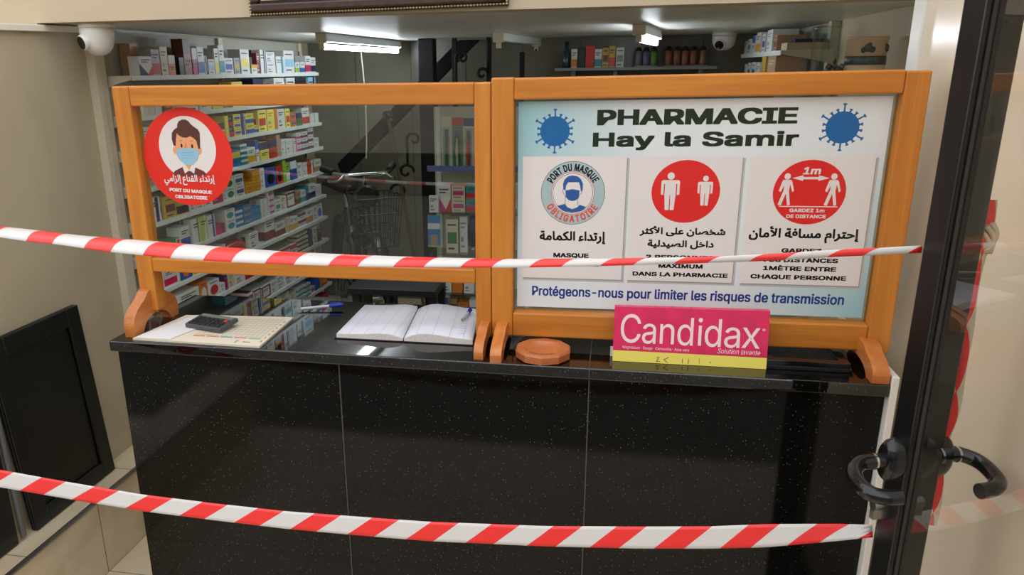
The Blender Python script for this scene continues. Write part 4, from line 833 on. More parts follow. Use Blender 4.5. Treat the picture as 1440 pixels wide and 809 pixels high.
PW = plain('poster_white', (226, 219, 214), 0.18); PSH = plain('poster_grey_edge', (150, 146, 140), 0.3); PSH2 = plain('poster_grey_soft', (184, 182, 178), 0.3)
PGREEN = plain('poster_dark_green', (28, 44, 28), 0.12); PBLUE = plain('poster_blue', (28, 100, 160), 0.3); PNAVY = plain('poster_navy', (36, 62, 132), 0.25)
PBLACK = plain('poster_black', (22, 20, 20), 0.25); PRED = plain('poster_red', (220, 42, 38), 0.28); PRING = plain('poster_ring', (166, 186, 190), 0.3)
PMAN = plain('poster_figure_blue', (44, 88, 152), 0.3); PORNG = plain('poster_orange_red', (222, 72, 48), 0.3)
mb = MB(); mb.fix = False; P = Print(mb, pmap(0.1205, TL)); P_OFF = 4
mb.box(0.323, 1.096, 0.1205, 0.1216, 1.098, 1.577, POST)
mb.v = [(x, y, z + TL * (x - 0.71)) for x, y, z in mb.v]
P.rect(0.323, 1.096, 1.098, 1.577, POST, 0.3)
def virus(cx, cz, r):
    P.disc(cx, cz, r * 0.89, r * 0.89, PBLUE, 1.6, 40)
    for i in range(18):
        a = 2 * pi * i / 18 + pi / 2; L = r * (1.30 if i % 3 == 0 else 1.06)
        d = Vector((cos(a), sin(a))); n = Vector((-d.y, d.x)); c = Vector((cx, cz))
        w = r * (0.055 if i % 3 == 0 else 0.07); t = r * (0.13 if i % 3 == 0 else 0.11)
        q = [c + d * r * 0.8 - n * w, c + d * L * 0.92 - n * w * 0.7, c + d * L - n * t, c + d * L * 1.03 + n * 0, c + d * L + n * t, c + d * L * 0.92 + n * w * 0.7, c + d * r * 0.8 + n * w]
        P.poly([(v.x, v.y) for v in q], PBLUE, 1)
virus(0.4055, 1.5115, 0.0370); virus(1.0055, 1.5145, 0.0370)
P.text(GLYPHS_SANS, 'PHARMACIE', 0.498, 0.915, 1.5235, 0.0335, PGREEN, 1, (0.0036, 0.0016))
P.text(GLYPHS_SANS, 'Hay la Samir', 0.490, 0.922, 1.4768, 0.0310, PGREEN, 1, (0.0029, 0.0015))
for (a, c) in ((0.334, 0.567), (0.578, 0.813), (0.828, 1.080)):
    for k, e in enumerate((0.006, 0.004, 0.002)):
        P.rect(a + 0.003, c + e, 1.170 - e, 1.452, (PSH2, PSH2, PSH)[k], 0.6 + 0.15 * k)
    P.rect(a, c, 1.1705, 1.4555, PW, 1.2)
# first panel: ring with masked head
c0 = (0.449, 1.3725); R0 = 0.0725
P.disc(*c0, R0, R0, PBLACK, 1.6); P.disc(*c0, R0 - .0009, R0 - .0009, PRING, 2)
P.disc(*c0, 0.0490, 0.0490, PORNG, 2.4); P.disc(*c0, 0.0478, 0.0478, PW, 2.8); P.disc(*c0, 0.0455, 0.0455, PBLACK, 3.2); P.disc(*c0, 0.0446, 0.0446, PW, 3.6)
P.arc(GLYPHS_SANS, 'PORT DU MASQUE', *c0, 0.0515, 155, 27, 0.0150, PBLACK, 3, 0.0007, stretch=0.62)
P.arc(GLYPHS_SANS, 'OBLIGATOIRE', *c0, 0.0515, 205, 333, 0.0150, PORNG, 3, 0.0007, True, stretch=0.72)
mx, mz = c0
P.poly([(mx - .034, mz - .029), (mx - .0165, mz - .0245), (mx - .0115, mz - .032), (mx, mz - .0365), (mx + .0115, mz - .032), (mx + .0165, mz - .0265), (mx + .031, mz - .031), (mx + .022, mz - .0405), (mx, mz - .0445), (mx - .022, mz - .0405)], PMAN, 4)
P.line([(mx - .0165, mz - .006), (mx - .0165, mz - .026)], 0.0009, PBLACK, 4.2); P.line([(mx + .0125, mz - .008), (mx + .0125, mz - .028)], 0.0009, PBLACK, 4.2)
P.line([(mx - .022, mz + .010), (mx - .0225, mz + .003), (mx - .0165, mz - .008)], 0.0008, PBLACK, 4.2); P.line([(mx + .022, mz + .010), (mx + .0205, mz + .001), (mx + .0145, mz - .006)], 0.0008, PBLACK, 4.2)
P.poly([(mx - .0215, mz + .009), (mx - .0225, mz + .021), (mx - .0195, mz + .031), (mx - .012, mz + .038), (mx - .002, mz + .0405), (mx + .010, mz + .0385), (mx + .0175, mz + .0325), (mx + .0225, mz + .022), (mx + .0225, mz + .009), (mx + .0185, mz + .003), (mx + .0165, mz + .016), (mx + .0135, mz + .025), (mx - .011, mz + .025), (mx - .0155, mz + .017), (mx - .0165, mz + .006)], PMAN, 4)
P.poly([(mx - .0165, mz + .0065), (mx, mz + .0095), (mx + .0155, mz + .0065), (mx + .0145, mz - .010), (mx + .007, mz - .0165), (mx - .001, mz - .018), (mx - .009, mz - .0155), (mx - .0155, mz - .009)], PMAN, 4.4)
P.text(GLYPHS_ARABIC, ARABIC[1], 0.375, 0.527, 1.2620, 0.0260, PBLACK, 2, (0.0010, 0.0009), cap=500)
P.text(GLYPHS_SANS, 'MASQUE', 0.408, 0.490, 1.2215, 0.0105, PBLACK, 2, (0.0010, 0.0006))
P.text(GLYPHS_SANS, 'OBLIGATOIRE', 0.385, 0.515, 1.2010, 0.0105, PBLACK, 2, (0.0010, 0.0006))
# second panel: two standing figures
def figure(cx, zt, zb, w, walk=False):
    h = zt - zb; r = h * 0.092
    P.disc(cx, zt - r, r, r * 1.05, PW, 3, 24)
    def q(pts): P.poly([(cx + a * w, zb + c * h) for a, c in pts], PW, 3)
    if not walk:
        q([(-.5, .77), (-.42, .80), (.42, .80), (.5, .77), (.5, .42), (.36, .40), (.36, .70), (.30, .70), (.30, .42), (.24, .0), (.03, .0), (.02, .40), (-.02, .40), (-.03, .0), (-.24, .0), (-.30, .42), (-.30, .70), (-.36, .70), (-.36, .40), (-.5, .42)])
    else:
        q([(-.28, .80), (.30, .80), (.40, .76), (.62, .46), (.48, .42), (.28, .66), (.22, .46), (.42, .02), (.20, .0), (.0, .38), (-.30, .0), (-.56, .02), (-.20, .48), (-.18, .64), (-.42, .42), (-.58, .46), (-.36, .76)])
P.disc(0.6975, 1.3775, 0.0735, 0.0700, PRED, 2); figure(0.6645, 1.420, 1.336, 0.040); figure(0.739, 1.413, 1.347, 0.032)
P.text(GLYPHS_ARABIC, ARABIC[2], 0.603, 0.790, 1.2805, 0.0185, PBLACK, 2, (0.0008, 0.0008), cap=500)
P.text(GLYPHS_ARABIC, ARABIC[3], 0.622, 0.767, 1.2515, 0.0185, PBLACK, 2, (0.0008, 0.0008), cap=500)
P.text(GLYPHS_SANS, '2 PERSONNES', 0.620, 0.770, 1.2225, 0.0098, PBLACK, 2, (0.0010, 0.0006))
P.text(GLYPHS_SANS, 'MAXIMUM', 0.649, 0.747, 1.2020, 0.0098, PBLACK, 2, (0.0010, 0.0006))
P.text(GLYPHS_SANS, 'DANS LA PHARMACIE', 0.592, 0.803, 1.1820, 0.0098, PBLACK, 2, (0.0009, 0.0006))
# third panel: distance
P.disc(0.9552, 1.3775, 0.0740, 0.0700, PRED, 2); figure(0.908, 1.4185, 1.349, 0.026, True); figure(1.002, 1.4185, 1.349, 0.026, True)
P.poly([(0.918, 1.4085), (0.940, 1.4145), (0.940, 1.411), (0.971, 1.411), (0.971, 1.4145), (0.993, 1.4085), (0.971, 1.4025), (0.971, 1.406), (0.940, 1.406), (0.940, 1.4025)], PW, 3)
P.text(GLYPHS_SANS, '1m', 0.938, 0.973, 1.4165, 0.0155, PW, 3, (0.0010, 0.0006), 0.15)
P.rect(0.896, 1.016, 1.3458, 1.3478, PW, 3)
P.text(GLYPHS_SANS, 'GARDEZ 1m', 0.919, 0.991, 1.3345, 0.0078, PW, 3, (0.0005, 0.0004))
P.text(GLYPHS_SANS, 'DE DISTANCE', 0.914, 0.995, 1.3215, 0.0078, PW, 3, (0.0005, 0.0004))
P.text(GLYPHS_ARABIC, ARABIC[4], 0.840, 1.067, 1.2770, 0.0250, PBLACK, 2, (0.0010, 0.0009), cap=500)
P.text(GLYPHS_SANS, 'GARDEZ', 0.912, 0.995, 1.2435, 0.0100, PBLACK, 2, (0.0010, 0.0006))
P.text(GLYPHS_SANS, 'VOS DISTANCES', 0.872, 1.032, 1.2220, 0.0100, PBLACK, 2, (0.0010, 0.0006))
P.text(GLYPHS_SANS, '1MÈTRE ENTRE', 0.877, 1.030, 1.2025, 0.0100, PBLACK, 2, (0.0010, 0.0006))
P.text(GLYPHS_SANS, 'CHAQUE PERSONNE', 0.852, 1.053, 1.1825, 0.0100, PBLACK, 2, (0.0010, 0.0006))
P.text(GLYPHS_SANS, 'Protégeons-nous pour limiter les risques de transmission', 0.359, 1.055, 1.1265, 0.0235, PNAVY, 1, (0.0009, 0.0006))
tag(mb.build('pharmacy_poster'), 'pharmacy health-rule poster fixed to the right screen glass', 'poster')
# ---------------------------------------------------------------- things on the counter
CPINK = plain('card_pink', (214, 44, 92), 0.14, var=0.12, scale=26); CPALE = plain('card_lettering', (238, 214, 212), 0.3); CYEL = plain('card_yellow', (232, 216, 96), 0.4)
INK = plain('ink_blue_black', (34, 42, 60), 0.6); INKR = plain('ink_red', (200, 52, 40), 0.6)
mb = MB(); mb.fix = False
mb.box(0.5545, 0.8885, 0.031, 0.045, 1.0005, 1.125, CPINK)
mb.v = [(x, y, z + (0.012 * (x - 0.5545) if z > 1.1 else 0)) for x, y, z in mb.v]
mb.v = [(x, y + 0.16 * (z - 1.0), z) for x, y, z in mb.v]
cmap = lambda x, z, k: (x, 0.031 + 0.16 * (z - 1.0) - k * 1.6e-4, z)
P = Print(mb, cmap)
P.rect(0.5545, 0.8885, 1.0007, 1.0255, CYEL, 1)
fw = [('C', 0.5700, 0.6145), ('a', 0.6180, 0.6480), ('n', 0.6570, 0.6880), ('d', 0.6950, 0.7290), ('i', 0.7390, 0.7480), ('d', 0.7540, 0.7890), ('a', 0.7960, 0.8290), ('x', 0.8330, 0.8715)]
zl = {'C': 0.0650, 'a': 0.0450, 'n': 0.0450, 'd': 0.0620, 'i': 0.0620, 'x': 0.0450}
for ch, a, c in fw:
    cs = tris(GLYPHS_SANS, ch)[2]; ys = [p[1] for q in cs for p in q]
    P.text(GLYPHS_SANS, ch, a, c, 1.0455 + (0.0 if min(ys) > -5 else -0.0008), zl[ch], CPALE, 1, (0.0001, 0.0001), cap=max(ys), rise=0.0)
P.text(GLYPHS_SANS, '®', 0.8745, 0.8815, 1.0830, 0.0070, CPALE, 1, cap=max(p[1] for q in tris(GLYPHS_SANS, '®')[2] for p in q))
P.text(GLYPHS_SANS, 'Magnésium · Sauge · Camomille · Aloe vera', 0.576, 0.722, 1.0310, 0.0062, CPALE, 1)
P.text(GLYPHS_SANS, 'Solution lavante', 0.783, 0.873, 1.0310, 0.0105, CPALE, 1, slant=0.2)
for q in ([(0.652, 1.014), (0.658, 1.014), (0.652, 1.005), (0.660, 1.005)], [(0.679, 1.015), (0.668, 1.010), (0.677, 1.003)], [(0.709, 1.013), (0.7095, 1.004)], [(0.722, 1.014), (0.722, 1.003)]): P.line(q, 0.0014, INK, 2)
P.line([(0.7455, 1.016), (0.7455, 1.005)], 0.0012, INKR, 2); P.line([(0.768, 1.010), (0.770, 1.010), (0.7695, 1.006)], 0.0012, INKR, 2)
tag(mb.build('display_card'), 'pink and yellow product card leaning against the right screen', 'sign')
m = MB(); m.box(0.549, 0.600, 0.062, 0.064, 1.0005, 1.024, PAPER, None); m.box(0.549, 0.600, 0.066, 0.0675, 1.0005, 1.022, PAPER)
tag(m.build('paper_slip'), 'white paper slip peeking out behind the left edge of the pink card', 'paper')

# octagonal wooden tray
def ngon(r, n, c, z, off=0.0): return [(c[0] + r * cos(2 * pi * i / n + off), c[1] + r * sin(2 * pi * i / n + off), z) for i in range(n)]
tc_ = (0.395, 0.036)
m = MB(); n = 10; o_ = 0.35
R = lambda r, z: ngon(r, n, tc_, z, o_)
m.grid([R(0.060, 1.0005), R(0.0645, 1.003), R(0.066, 1.019), R(0.0625, 1.0235), R(0.050, 1.0235)], WT, closed=True, smooth=False)
m.face(list(reversed(R(0.060, 1.0005))), WT)
C_ = lambda r, z: [(tc_[0] + r * cos(2 * pi * i / 40 + o_), tc_[1] + r * sin(2 * pi * i / 40 + o_), z) for i in range(40)]
k = 40 // n
out = R(0.050, 1.0235); ring = C_(0.046, 1.0235)
for i in range(n):
    for j in range(k):
        a, b2 = ring[i * k + j], ring[(i * k + j + 1) % 40]
        p0 = Vector(out[i]).lerp(Vector(out[(i + 1) % n]), j / k); p1 = Vector(out[i]).lerp(Vector(out[(i + 1) % n]), (j + 1) / k)
        m.face([p0, p1, b2, a], WT)
m.grid([ring, C_(0.043, 1.021), C_(0.036, 1.0125), C_(0.020, 1.0105)], WT, closed=True)
m.face(C_(0.020, 1.0105), WT)
tr = m.build('wooden_tray', None, weld=True)
m = MB()
for i in range(11):
    a = radians(238 + i * 6.5); rr = 0.0485
    p = Vector((tc_[0] + rr * cos(a), tc_[1] + rr * sin(a), 1.0237))
    t = Vector((-sin(a), cos(a), 0)) * 0.0016; u = Vector((cos(a), sin(a), 0)) * (0.0014 + 0.0006 * (i % 2))
    m.box(-1, 1, -1, 1, 0, 0.0003, DK, Matrix(((t.x, u.x, 0, p.x), (t.y, u.y, 0, p.y), (0, 0, 1, p.z), (0, 0, 0, 1))))
m.build('burnt_marks', tr)
tag(tr, 'ten-sided brown wooden dish beside the foot of the right screen', 'tray')

# black low tray behind the card
m = MB()
x0, x1, y0, y1 = 0.885, 1.062, 0.035, 0.200
m.box(x0, x1, y0, y1, 1.0005, 1.010, BLACKM)
for q in ((x0, x1, y0, y0 + .02), (x0, x1, y1 - .02, y1), (x0, x0 + .02, y0 + .02, y1 - .02), (x1 - .02, x1, y0 + .02, y1 - .02)): m.box(*q, 1.010, 1.022, BLACKPL)
tag(m.build('counter_tray', None, 0.0015), 'flat black tray under the right screen, right of the pink card', 'tray')

# desk pad with calculator and paper
PADC = plain('pad_cream', (222, 212, 190), 0.65); PADL = plain('pad_line', (150, 140, 124), 0.7); PO = plain('pad_orange', (214, 120, 70), 0.6); PB = plain('pad_blue', (110, 150, 168), 0.6); PK = plain('pad_pink', (216, 104, 120), 0.6); PG = plain('pad_green', (140, 180, 150), 0.6)
A, B, Cc, D = Vector((-0.638, -0.008)), Vector((-0.291, -0.015)), Vector((-0.300, 0.218)), Vector((-0.604, 0.192))
def bil(u, v): return A * (1 - u) * (1 - v) + B * u * (1 - v) + Cc * u * v + D * (1 - u) * v
m = MB()
def padq(u0, u1, v0, v1, z, mat):
    q = [bil(u0, v0), bil(u1, v0), bil(u1, v1), bil(u0, v1)]
    m.face([(p.x, p.y, z) for p in q], mat)
m.prism([tuple(bil(u, v)) for u, v in ((0, 0), (1, 0), (1, 1), (0, 1))], 1.0004, 1.0055, 'z', PADC)
for i, c in enumerate((PO, PO, PB, PK, PG)): padq(0.40 + i * 0.112, 0.40 + i * 0.112 + 0.098, 0.20, 0.235, 1.0058, c)
for i in range(14): padq(0.41 + i * 0.040, 0.4125 + i * 0.040, 0.25, 0.93, 1.0058, PADL)
for i in range(9): padq(0.39, 0.955, 0.26 + i * 0.075, 0.265 + i * 0.075, 1.0058, PADL)
for i in range(7): padq(0.965, 0.978, 0.12 + i * 0.11, 0.17 + i * 0.11, 1.0058, (PADL, PO)[i % 2])
padq(0.78, 0.80, 0.05, 0.15, 1.0058, PG); padq(0.84, 0.90, 0.08, 0.11, 1.0058, PADL)
tag(m.build('desk_pad'), 'large cream calendar desk pad at the left end of the counter', 'desk pad')
m = MB()
q = [bil(0.02, 0.01), bil(0.29, 0.02), bil(0.42, 0.98), bil(0.10, 0.97)]
m.prism([tuple(p) for p in q], 1.0062, 1.0078, 'z', PAPER)
tag(m.build('paper_sheet'), 'plain white paper sheet lying on the left part of the desk pad', 'paper')
CGREY = plain('calculator_grey', (70, 74, 76), 0.4); CKEY = plain('calculator_key', (40, 42, 44), 0.4); CLCD = plain('calculator_screen', (120, 132, 116), 0.25)
calc = thing('pocket_calculator', 'dark grey pocket calculator lying on the desk pad', 'calculator', (-0.475, 0.105, 1.008))
Mc = Matrix.Translation((-0.478, 0.104, 1.0085)) @ Matrix.Rotation(radians(-14), 4, 'Z') @ Matrix.Rotation(radians(7), 4, 'X')
m = MB(); m.box(-0.060, 0.060, -0.036, 0.036, 0.004, 0.016, CGREY, Mc); m.build('body', calc, 0.004, 3)
m = MB(); m.box(-0.052, 0.052, 0.018, 0.031, 0.0161, 0.0166, CLCD, Mc); m.build('display', calc)
RKEY = plain('calculator_red_key', (190, 60, 50), 0.4)
for r in range(3):
    for c in range(7):
        m = MB(); x = -0.051 + c * 0.0150; y = -0.031 + r * 0.0155
        m.box(x, x + 0.0115, y, y + 0.0105, 0.016, 0.0195, RKEY if (r, c) == (2, 6) else CKEY, Mc); m.build('key', calc, 0.001, 1)

# ballpoint pens
PENB = plain('pen_blue_cap', (30, 48, 170), 0.25); PENW = thin_glass('pen_clear_barrel', (0.86, 0.88, 0.9, 1), 1.5, 0.1); PENK = plain('pen_refill', (40, 44, 70), 0.4); PENT = plain('pen_tip', (190, 150, 90), 0.3, 0.7); PENX = plain('pen_barrel', (196, 198, 204), 0.25)
def pen(a, b, label, r=0.0042):
    a = Vector(a); b = Vector(b); d = (b - a)
    t = thing('ballpoint_pen', label, 'pen', a)
    L = lambda k: a + d * k
    m = MB(); m.tube([L(0), L(0.05), L(0.09)], [0.0006, 0.0012, r * 0.8], PENT, 10); m.build('tip', t)
    m = MB(); m.tube([L(0.09), L(0.72)], r, PENX, 10); m.build('barrel', t)
    m = MB(); m.tube([L(0.70), L(0.97), L(1.0)], [r * 1.25, r * 1.25, r * 0.9], PENB, 10)
    m.tube([L(0.95) + Vector((0, 0, r * 1.6)), L(0.72) + Vector((0, 0, r * 1.8))], r * 0.35, PENB, 6); m.build('cap', t)
pen((-0.318, 0.285, 1.0060), (-0.196, 0.326, 1.0130), 'blue-capped ballpoint pen lying on bare granite behind the desk pad')

# open ledger
led = thing('open_ledger', 'open white ledger lying on the counter behind the left screen', 'book', (0.05, 0.2, 1.0))
def skew(x, y): return x + (y - 0.088) * (-0.02 if x < 0.04 else -0.10)
m = MB()
for a, b2 in ((-0.133, 0.044), (0.046, 0.222)):
    m.prism([(a, 0.080), (b2, 0.080), (skew(b2, 0.338), 0.338), (skew(a, 0.338), 0.338)], 1.0004, 1.0024, 'z', BLACKM)
m.build('cover', led)
PAGE = plain('ledger_page', (216, 218, 226), 0.7, var=0.03, scale=12); EDGE = plain('page_edges', (214, 206, 198), 0.8, var=0.12, scale=260); RULE = plain('page_rule', (160, 166, 190), 0.7)
def pages(x0, x1, prof, name):
    m = MB(); n = len(prof)
    ys = [0.084, 0.17, 0.25, 0.334]
    X = [x0 + (x1 - x0) * i / (n - 1) for i in range(n)]
    top = [[(skew(x, y), y, 1.0024 + h) for x, h in zip(X, prof)] for y in ys]
    m.grid(top, PAGE)
    bot = [[(skew(x, y), y, 1.0024) for x in X] for y in ys]
    m.grid([bot[0], top[0]], EDGE, smooth=False); m.grid([top[-1], bot[-1]], EDGE, smooth=False)
    m.grid([[r[0] for r in bot], [r[0] for r in top]], EDGE, smooth=False); m.grid([[r[-1] for r in top], [r[-1] for r in bot]], EDGE, smooth=False)
    for cfrac in (0.18, 0.42, 0.66, 0.86):
        i = cfrac * (n - 1); j = int(i); f = i - j
        for k in range(len(ys) - 1):
            q = []
            for yy in (ys[k], ys[k + 1]):
                h = prof[j] * (1 - f) + prof[j + 1] * f; x = X[j] * (1 - f) + X[j + 1] * f
                q.append((skew(x, yy), yy, 1.0024 + h + 0.0004))
            m.face([q[0], (q[0][0] + .0007, q[0][1], q[0][2]), (q[1][0] + .0007, q[1][1], q[1][2]), q[1]], RULE)
    return m.build(name, led, weld=True)
pages(-0.129, 0.0435, [0.010, 0.0105, 0.011, 0.012, 0.013, 0.0150, 0.0165, 0.0160, 0.0125, 0.006], 'left_pages')
pages(0.0465, 0.219, [0.006, 0.0150, 0.0205, 0.0220, 0.0210, 0.0190, 0.0165, 0.0145, 0.0130, 0.0120], 'right_pages')
m = MB()
for i in range(22):
    y = 0.12 + (i % 11) * 0.019; x = 0.150 + (i // 11) * 0.030
    w = 0.014 + 0.010 * ((i * 7) % 5) / 5
    zz = 1.0024 + (0.0170 if x < 0.16 else 0.0150)
    m.face([(skew(x, y), y, zz), (skew(x + w, y), y, zz - 0.0007), (skew(x + w, y), y + .0016, zz - 0.0007), (skew(x, y), y + .0016, zz)], RULE)
m.build('handwriting', led)
pen((0.168, 0.205, 1.0225), (0.178, 0.292, 1.0255), 'blue-capped ballpoint pen lying across the right page of the open ledger', 0.0040)

# ---------------------------------------------------------------- barrier tapes
LOW = [((-.7140,-.4080,.8450),(-.7110,-.4200,.8100)),((-.5520,-.4010,.8260),(-.5490,-.4130,.7930)),((-.3930,-.3950,.8100),(-.3910,-.4070,.7780)),((-.2380,-.3880,.8010),(-.2350,-.4000,.7690)),((-.0810,-.3820,.7950),(-.0790,-.3940,.7620)),((.0620,-.3750,.7940),(.0640,-.3870,.7590)),((.2060,-.3690,.7940),(.2080,-.3810,.7580)),((.4330,-.3580,.8020),(.4350,-.3700,.7650)),((.6150,-.3490,.8150),(.6170,-.3610,.7750)),((.7440,-.3430,.8260),(.7460,-.3550,.7860)),((.8410,-.3380,.8380),(.8430,-.3500,.7970)),((.9640,-.3330,.8490),(.9640,-.3450,.8210)),((1.0205,-.3330,.8530),(1.0205,-.3450,.8350))]
UP = [((-.6610,-.3400,1.3570),(-.6110,-.4000,1.3490)),((-.5990,-.3380,1.3530),(-.5520,-.3980,1.3420)),((-.5370,-.3370,1.3470),(-.4930,-.3970,1.3380)),((-.4760,-.3350,1.3420),(-.4340,-.3950,1.3310)),((-.4150,-.3340,1.3390),(-.3760,-.3940,1.3250)),((-.3550,-.3320,1.3360),(-.3190,-.3920,1.3210)),((-.2960,-.3310,1.3330),(-.2620,-.3910,1.3170)),((-.1970,-.3280,1.3270),(-.1670,-.3880,1.3130)),((-.0560,-.3240,1.3200),(-.0310,-.3840,1.3110)),((.0730,-.3210,1.3170),(.0930,-.3810,1.3110)),((.1600,-.3240,1.3170),(.1750,-.3780,1.3120)),((.2640,-.3280,1.3180),(.2730,-.3750,1.3140)),((.3680,-.3320,1.3200),(.3730,-.3720,1.3160)),((.4860,-.3370,1.3250),(.4880,-.3690,1.3210)),((.5650,-.3400,1.3280),(.5650,-.3660,1.3250)),((.6700,-.3450,1.3340),(.6690,-.3630,1.3310)),((.7380,-.3450,1.3380),(.7360,-.3600,1.3350)),((.8040,-.3430,1.3440),(.8020,-.3580,1.3390)),((.9010,-.3400,1.3530),(.8980,-.3550,1.3480)),((.9600,-.3380,1.3570),(.9560,-.3530,1.3520)),((1.0210,-.3350,1.3620),(1.0210,-.3500,1.3570))]
def tape(name, path, period, phase, slant, bulge, label, ext):
    # extend beyond the left edge of the view
    a0, b0 = Vector(path[0][0]), Vector(path[0][1]); a1, b1 = Vector(path[1][0]), Vector(path[1][1])
    da = (a0 - a1); db = (b0 - b1)
    P = [(a0 + da * ext, b0 + db * ext)] + [(Vector(a), Vector(b)) for a, b in path]
    S = [0.0]
    for i in range(1, len(P)): S.append(S[-1] + (P[i][1] - P[i - 1][1]).length)
    s0 = S[1]
    def at(t, v):   # t along, v 0 bottom .. 1 top
        t = max(0.0, min(S[-1], t))
        i = max(j for j in range(len(S) - 1) if S[j] <= t + 1e-9) if t < S[-1] else len(S) - 2
        f = (t - S[i]) / (S[i + 1] - S[i])
        a = P[i][0].lerp(P[i + 1][0], f); b = P[i][1].lerp(P[i + 1][1], f)
        q = b.lerp(a, v)
        return q + Vector((0, -0.6, 1)).normalized() * bulge * (1 - (2 * v - 1) ** 2)
    m = MB(); NV = 6; NS = 4
    k0 = int((-s0 - phase) / period) - 2; k1 = int((S[-1] - s0 - phase) / period) + 2
    for k in range(k0, k1):
        for half, (lo, hi), mat in ((0, (0.0, 0.46), TAPER), (1, (0.46, 1.0), TAPEW)):
            for j in range(NS):
                e0 = lo + (hi - lo) * j / NS; e1 = lo + (hi - lo) * (j + 1) / NS
                for v in range(NV):
                    q = []
                    for e, vv in ((e0, v), (e1, v), (e1, v + 1), (e0, v + 1)):
                        t = s0 + phase + (k + e + slant * vv / NV) * period
                        q.append(t if False else (t, vv / NV))
                    if max(t for t, _ in q) <= 0 or min(t for t, _ in q) >= S[-1]: continue
                    m.face([at(*p) for p in q], mat, True)
    o = m.build(name, None, weld=True)
    sol = o.modifiers.new('film', 'SOLIDIFY'); sol.thickness = 0.0004
    return tag(o, label, 'tape', 'red and white barrier tapes')
tape('barrier_tape', LOW, 0.1193, 0.045, 0.43, 0.0, 'lower red and white barrier tape sagging across the black counter', 3.1)
tape('barrier_tape', UP, 0.1201, 0.054, 0.35, 0.010, 'upper red and white barrier tape stretched in front of the wooden screens', 8)

# ---------------------------------------------------------------- glass door standing open on the right
door = thing('door_1', 'black framed glass door standing open at the right', 'door', (1.0465, -0.4, 0)); door['kind'] = 'structure'
DX0, DX1, GX = 1.0305, 1.0935, 1.0465
boxobj('stile', (DX0, DX1, -0.40, -0.355, 0.02, 2.15), BLACKAL, door, 0.003)
boxobj('hinge_stile', (DX0, DX1, -1.24, -1.18, 0.02, 2.15), BLACKAL, door, 0.003)
boxobj('top_rail', (DX0, DX1, -1.1798, -0.4002, 2.06, 2.15), BLACKAL, door, 0.003)
boxobj('bottom_rail', (DX0, DX1, -1.1798, -0.4002, 0.02, 0.14), BLACKAL, door, 0.003)
m = MB(); m.face([(GX, -1.185, 0.13), (GX, -0.396, 0.13), (GX, -0.396, 2.07), (GX, -1.185, 2.07)], DOORG); m.build('glass_pane', door)
GASK = plain('gasket_brown', (58, 50, 44), 0.5)
m = MB(); m.box(GX - 0.0055, GX - 0.0015, -0.4045, -0.3995, 0.14, 2.06, GASK); m.box(GX - 0.0012, GX - 0.0002, -0.408, -0.3995, 0.14, 2.06, BLACKM); m.build('gasket', door)
def handle(sx, x, label):
    h = MB()
    cy, cz = -0.378, 1.012
    prof = [(0.0, 1.0), (0.010, 1.0), (0.020, 0.94), (0.026, 0.80), (0.028, 0.62)]
    rows = []
    for d, k in prof: rows.append([(x + sx * d, cy + 0.021 * k * cos(t), cz + 0.040 * k * sin(t)) for t in [2 * pi * i / 28 for i in range(28)]])
    h.grid(rows, BLACKPL, closed=True); h.face(rows[-1], BLACKPL, True)
    o = h.build('door_handle', door, weld=True); o['label'] = label
    m = MB()
    out, ln = (0.088, 0.095) if sx < 0 else (0.070, 0.100)
    lean_ = 0.34 if sx < 0 else -0.10
    pts = [(0.026, 0, 0), (0.045, 0, 0), (out - 0.018, -0.003, 0), (out - 0.002, -0.022, -0.003), (out, -0.5 * ln, -0.006), (out - 0.010, -0.82 * ln, -0.008), (out - 0.032, -0.97 * ln, -0.009), (out - 0.056, -ln, -0.009)]
    m.tube(catmull([(x + sx * (a - lean_ * b), cy + b, cz + c) for a, b, c in pts], 6), 0.0125, BLACKPL, 16)
    m.build('lever', o)
    m = MB(); m.lathe([(0.0138, 0), (0.0138, 0.004)], (x + (sx * 0.042 if sx > 0 else -0.046), cy, cz), CHROME, 20, 'x'); m.build('chrome_collar', o)
handle(-1, DX0, 'black lever handle on the shop side')
handle(1, DX1, 'black lever handle behind the glass')
m = MB(); m.lathe([(0.0085, 0), (0.0085, 0.026), (0.0065, 0.030)], (DX0 - 0.030, -0.375, 0.925), STEEL, 16, 'x'); m.box(DX0 - 0.030, DX0, -0.380, -0.370, 0.900, 0.925, STEEL); m.build('lock_cylinder', door)
door.rotation_euler = (0, 0, radians(19))

# twisted end of tape tied round the stile
m = MB()
TAPEC = plain('tape_dull_white', (196, 186, 164), 0.4)
zs = [1.445 - i * 0.0125 for i in range(46)]
rows = []
for i, z in enumerate(zs):
    w = 0.0105 + 0.002 * sin(i * 0.5); wr = 0.0004 + w * 0.9 * max(0.0, sin(pi * ((i + 2) % 9) / 9.0)) ** 0.8
    c = Vector((1.0985 + 0.002 * sin(i * 0.35), -0.366 + 0.002 * cos(i * .37), z))
    a = 0.5 * sin(i * 0.21); d = Vector((cos(a), sin(a), 0))
    rows.append([c - d * w, c - d * wr, c + d * wr, c + d * w])
for i in range(len(rows) - 1):
    for j in range(3): m.face([rows[i][j], rows[i][j + 1], rows[i + 1][j + 1], rows[i + 1][j]], TAPER if j == 1 else TAPEC)
for k in range(7):
    a = k * 0.9
    m.tube(catmull([(1.100 + 0.010 * cos(a), -0.362 + 0.008 * sin(a), 1.385 + 0.004 * k), (1.106 + 0.010 * cos(a + 1), -0.364, 1.372 + 0.003 * k), (1.100 + 0.012 * cos(a + 2), -0.362, 1.362)], 4), 0.0045, TAPEC, 6)
o = m.build('tied_tape'); sol = o.modifiers.new('film', 'SOLIDIFY'); sol.thickness = 0.0005
tag(o, 'twisted red and white tape end knotted round the glass door stile', 'tape', 'red and white barrier tapes')

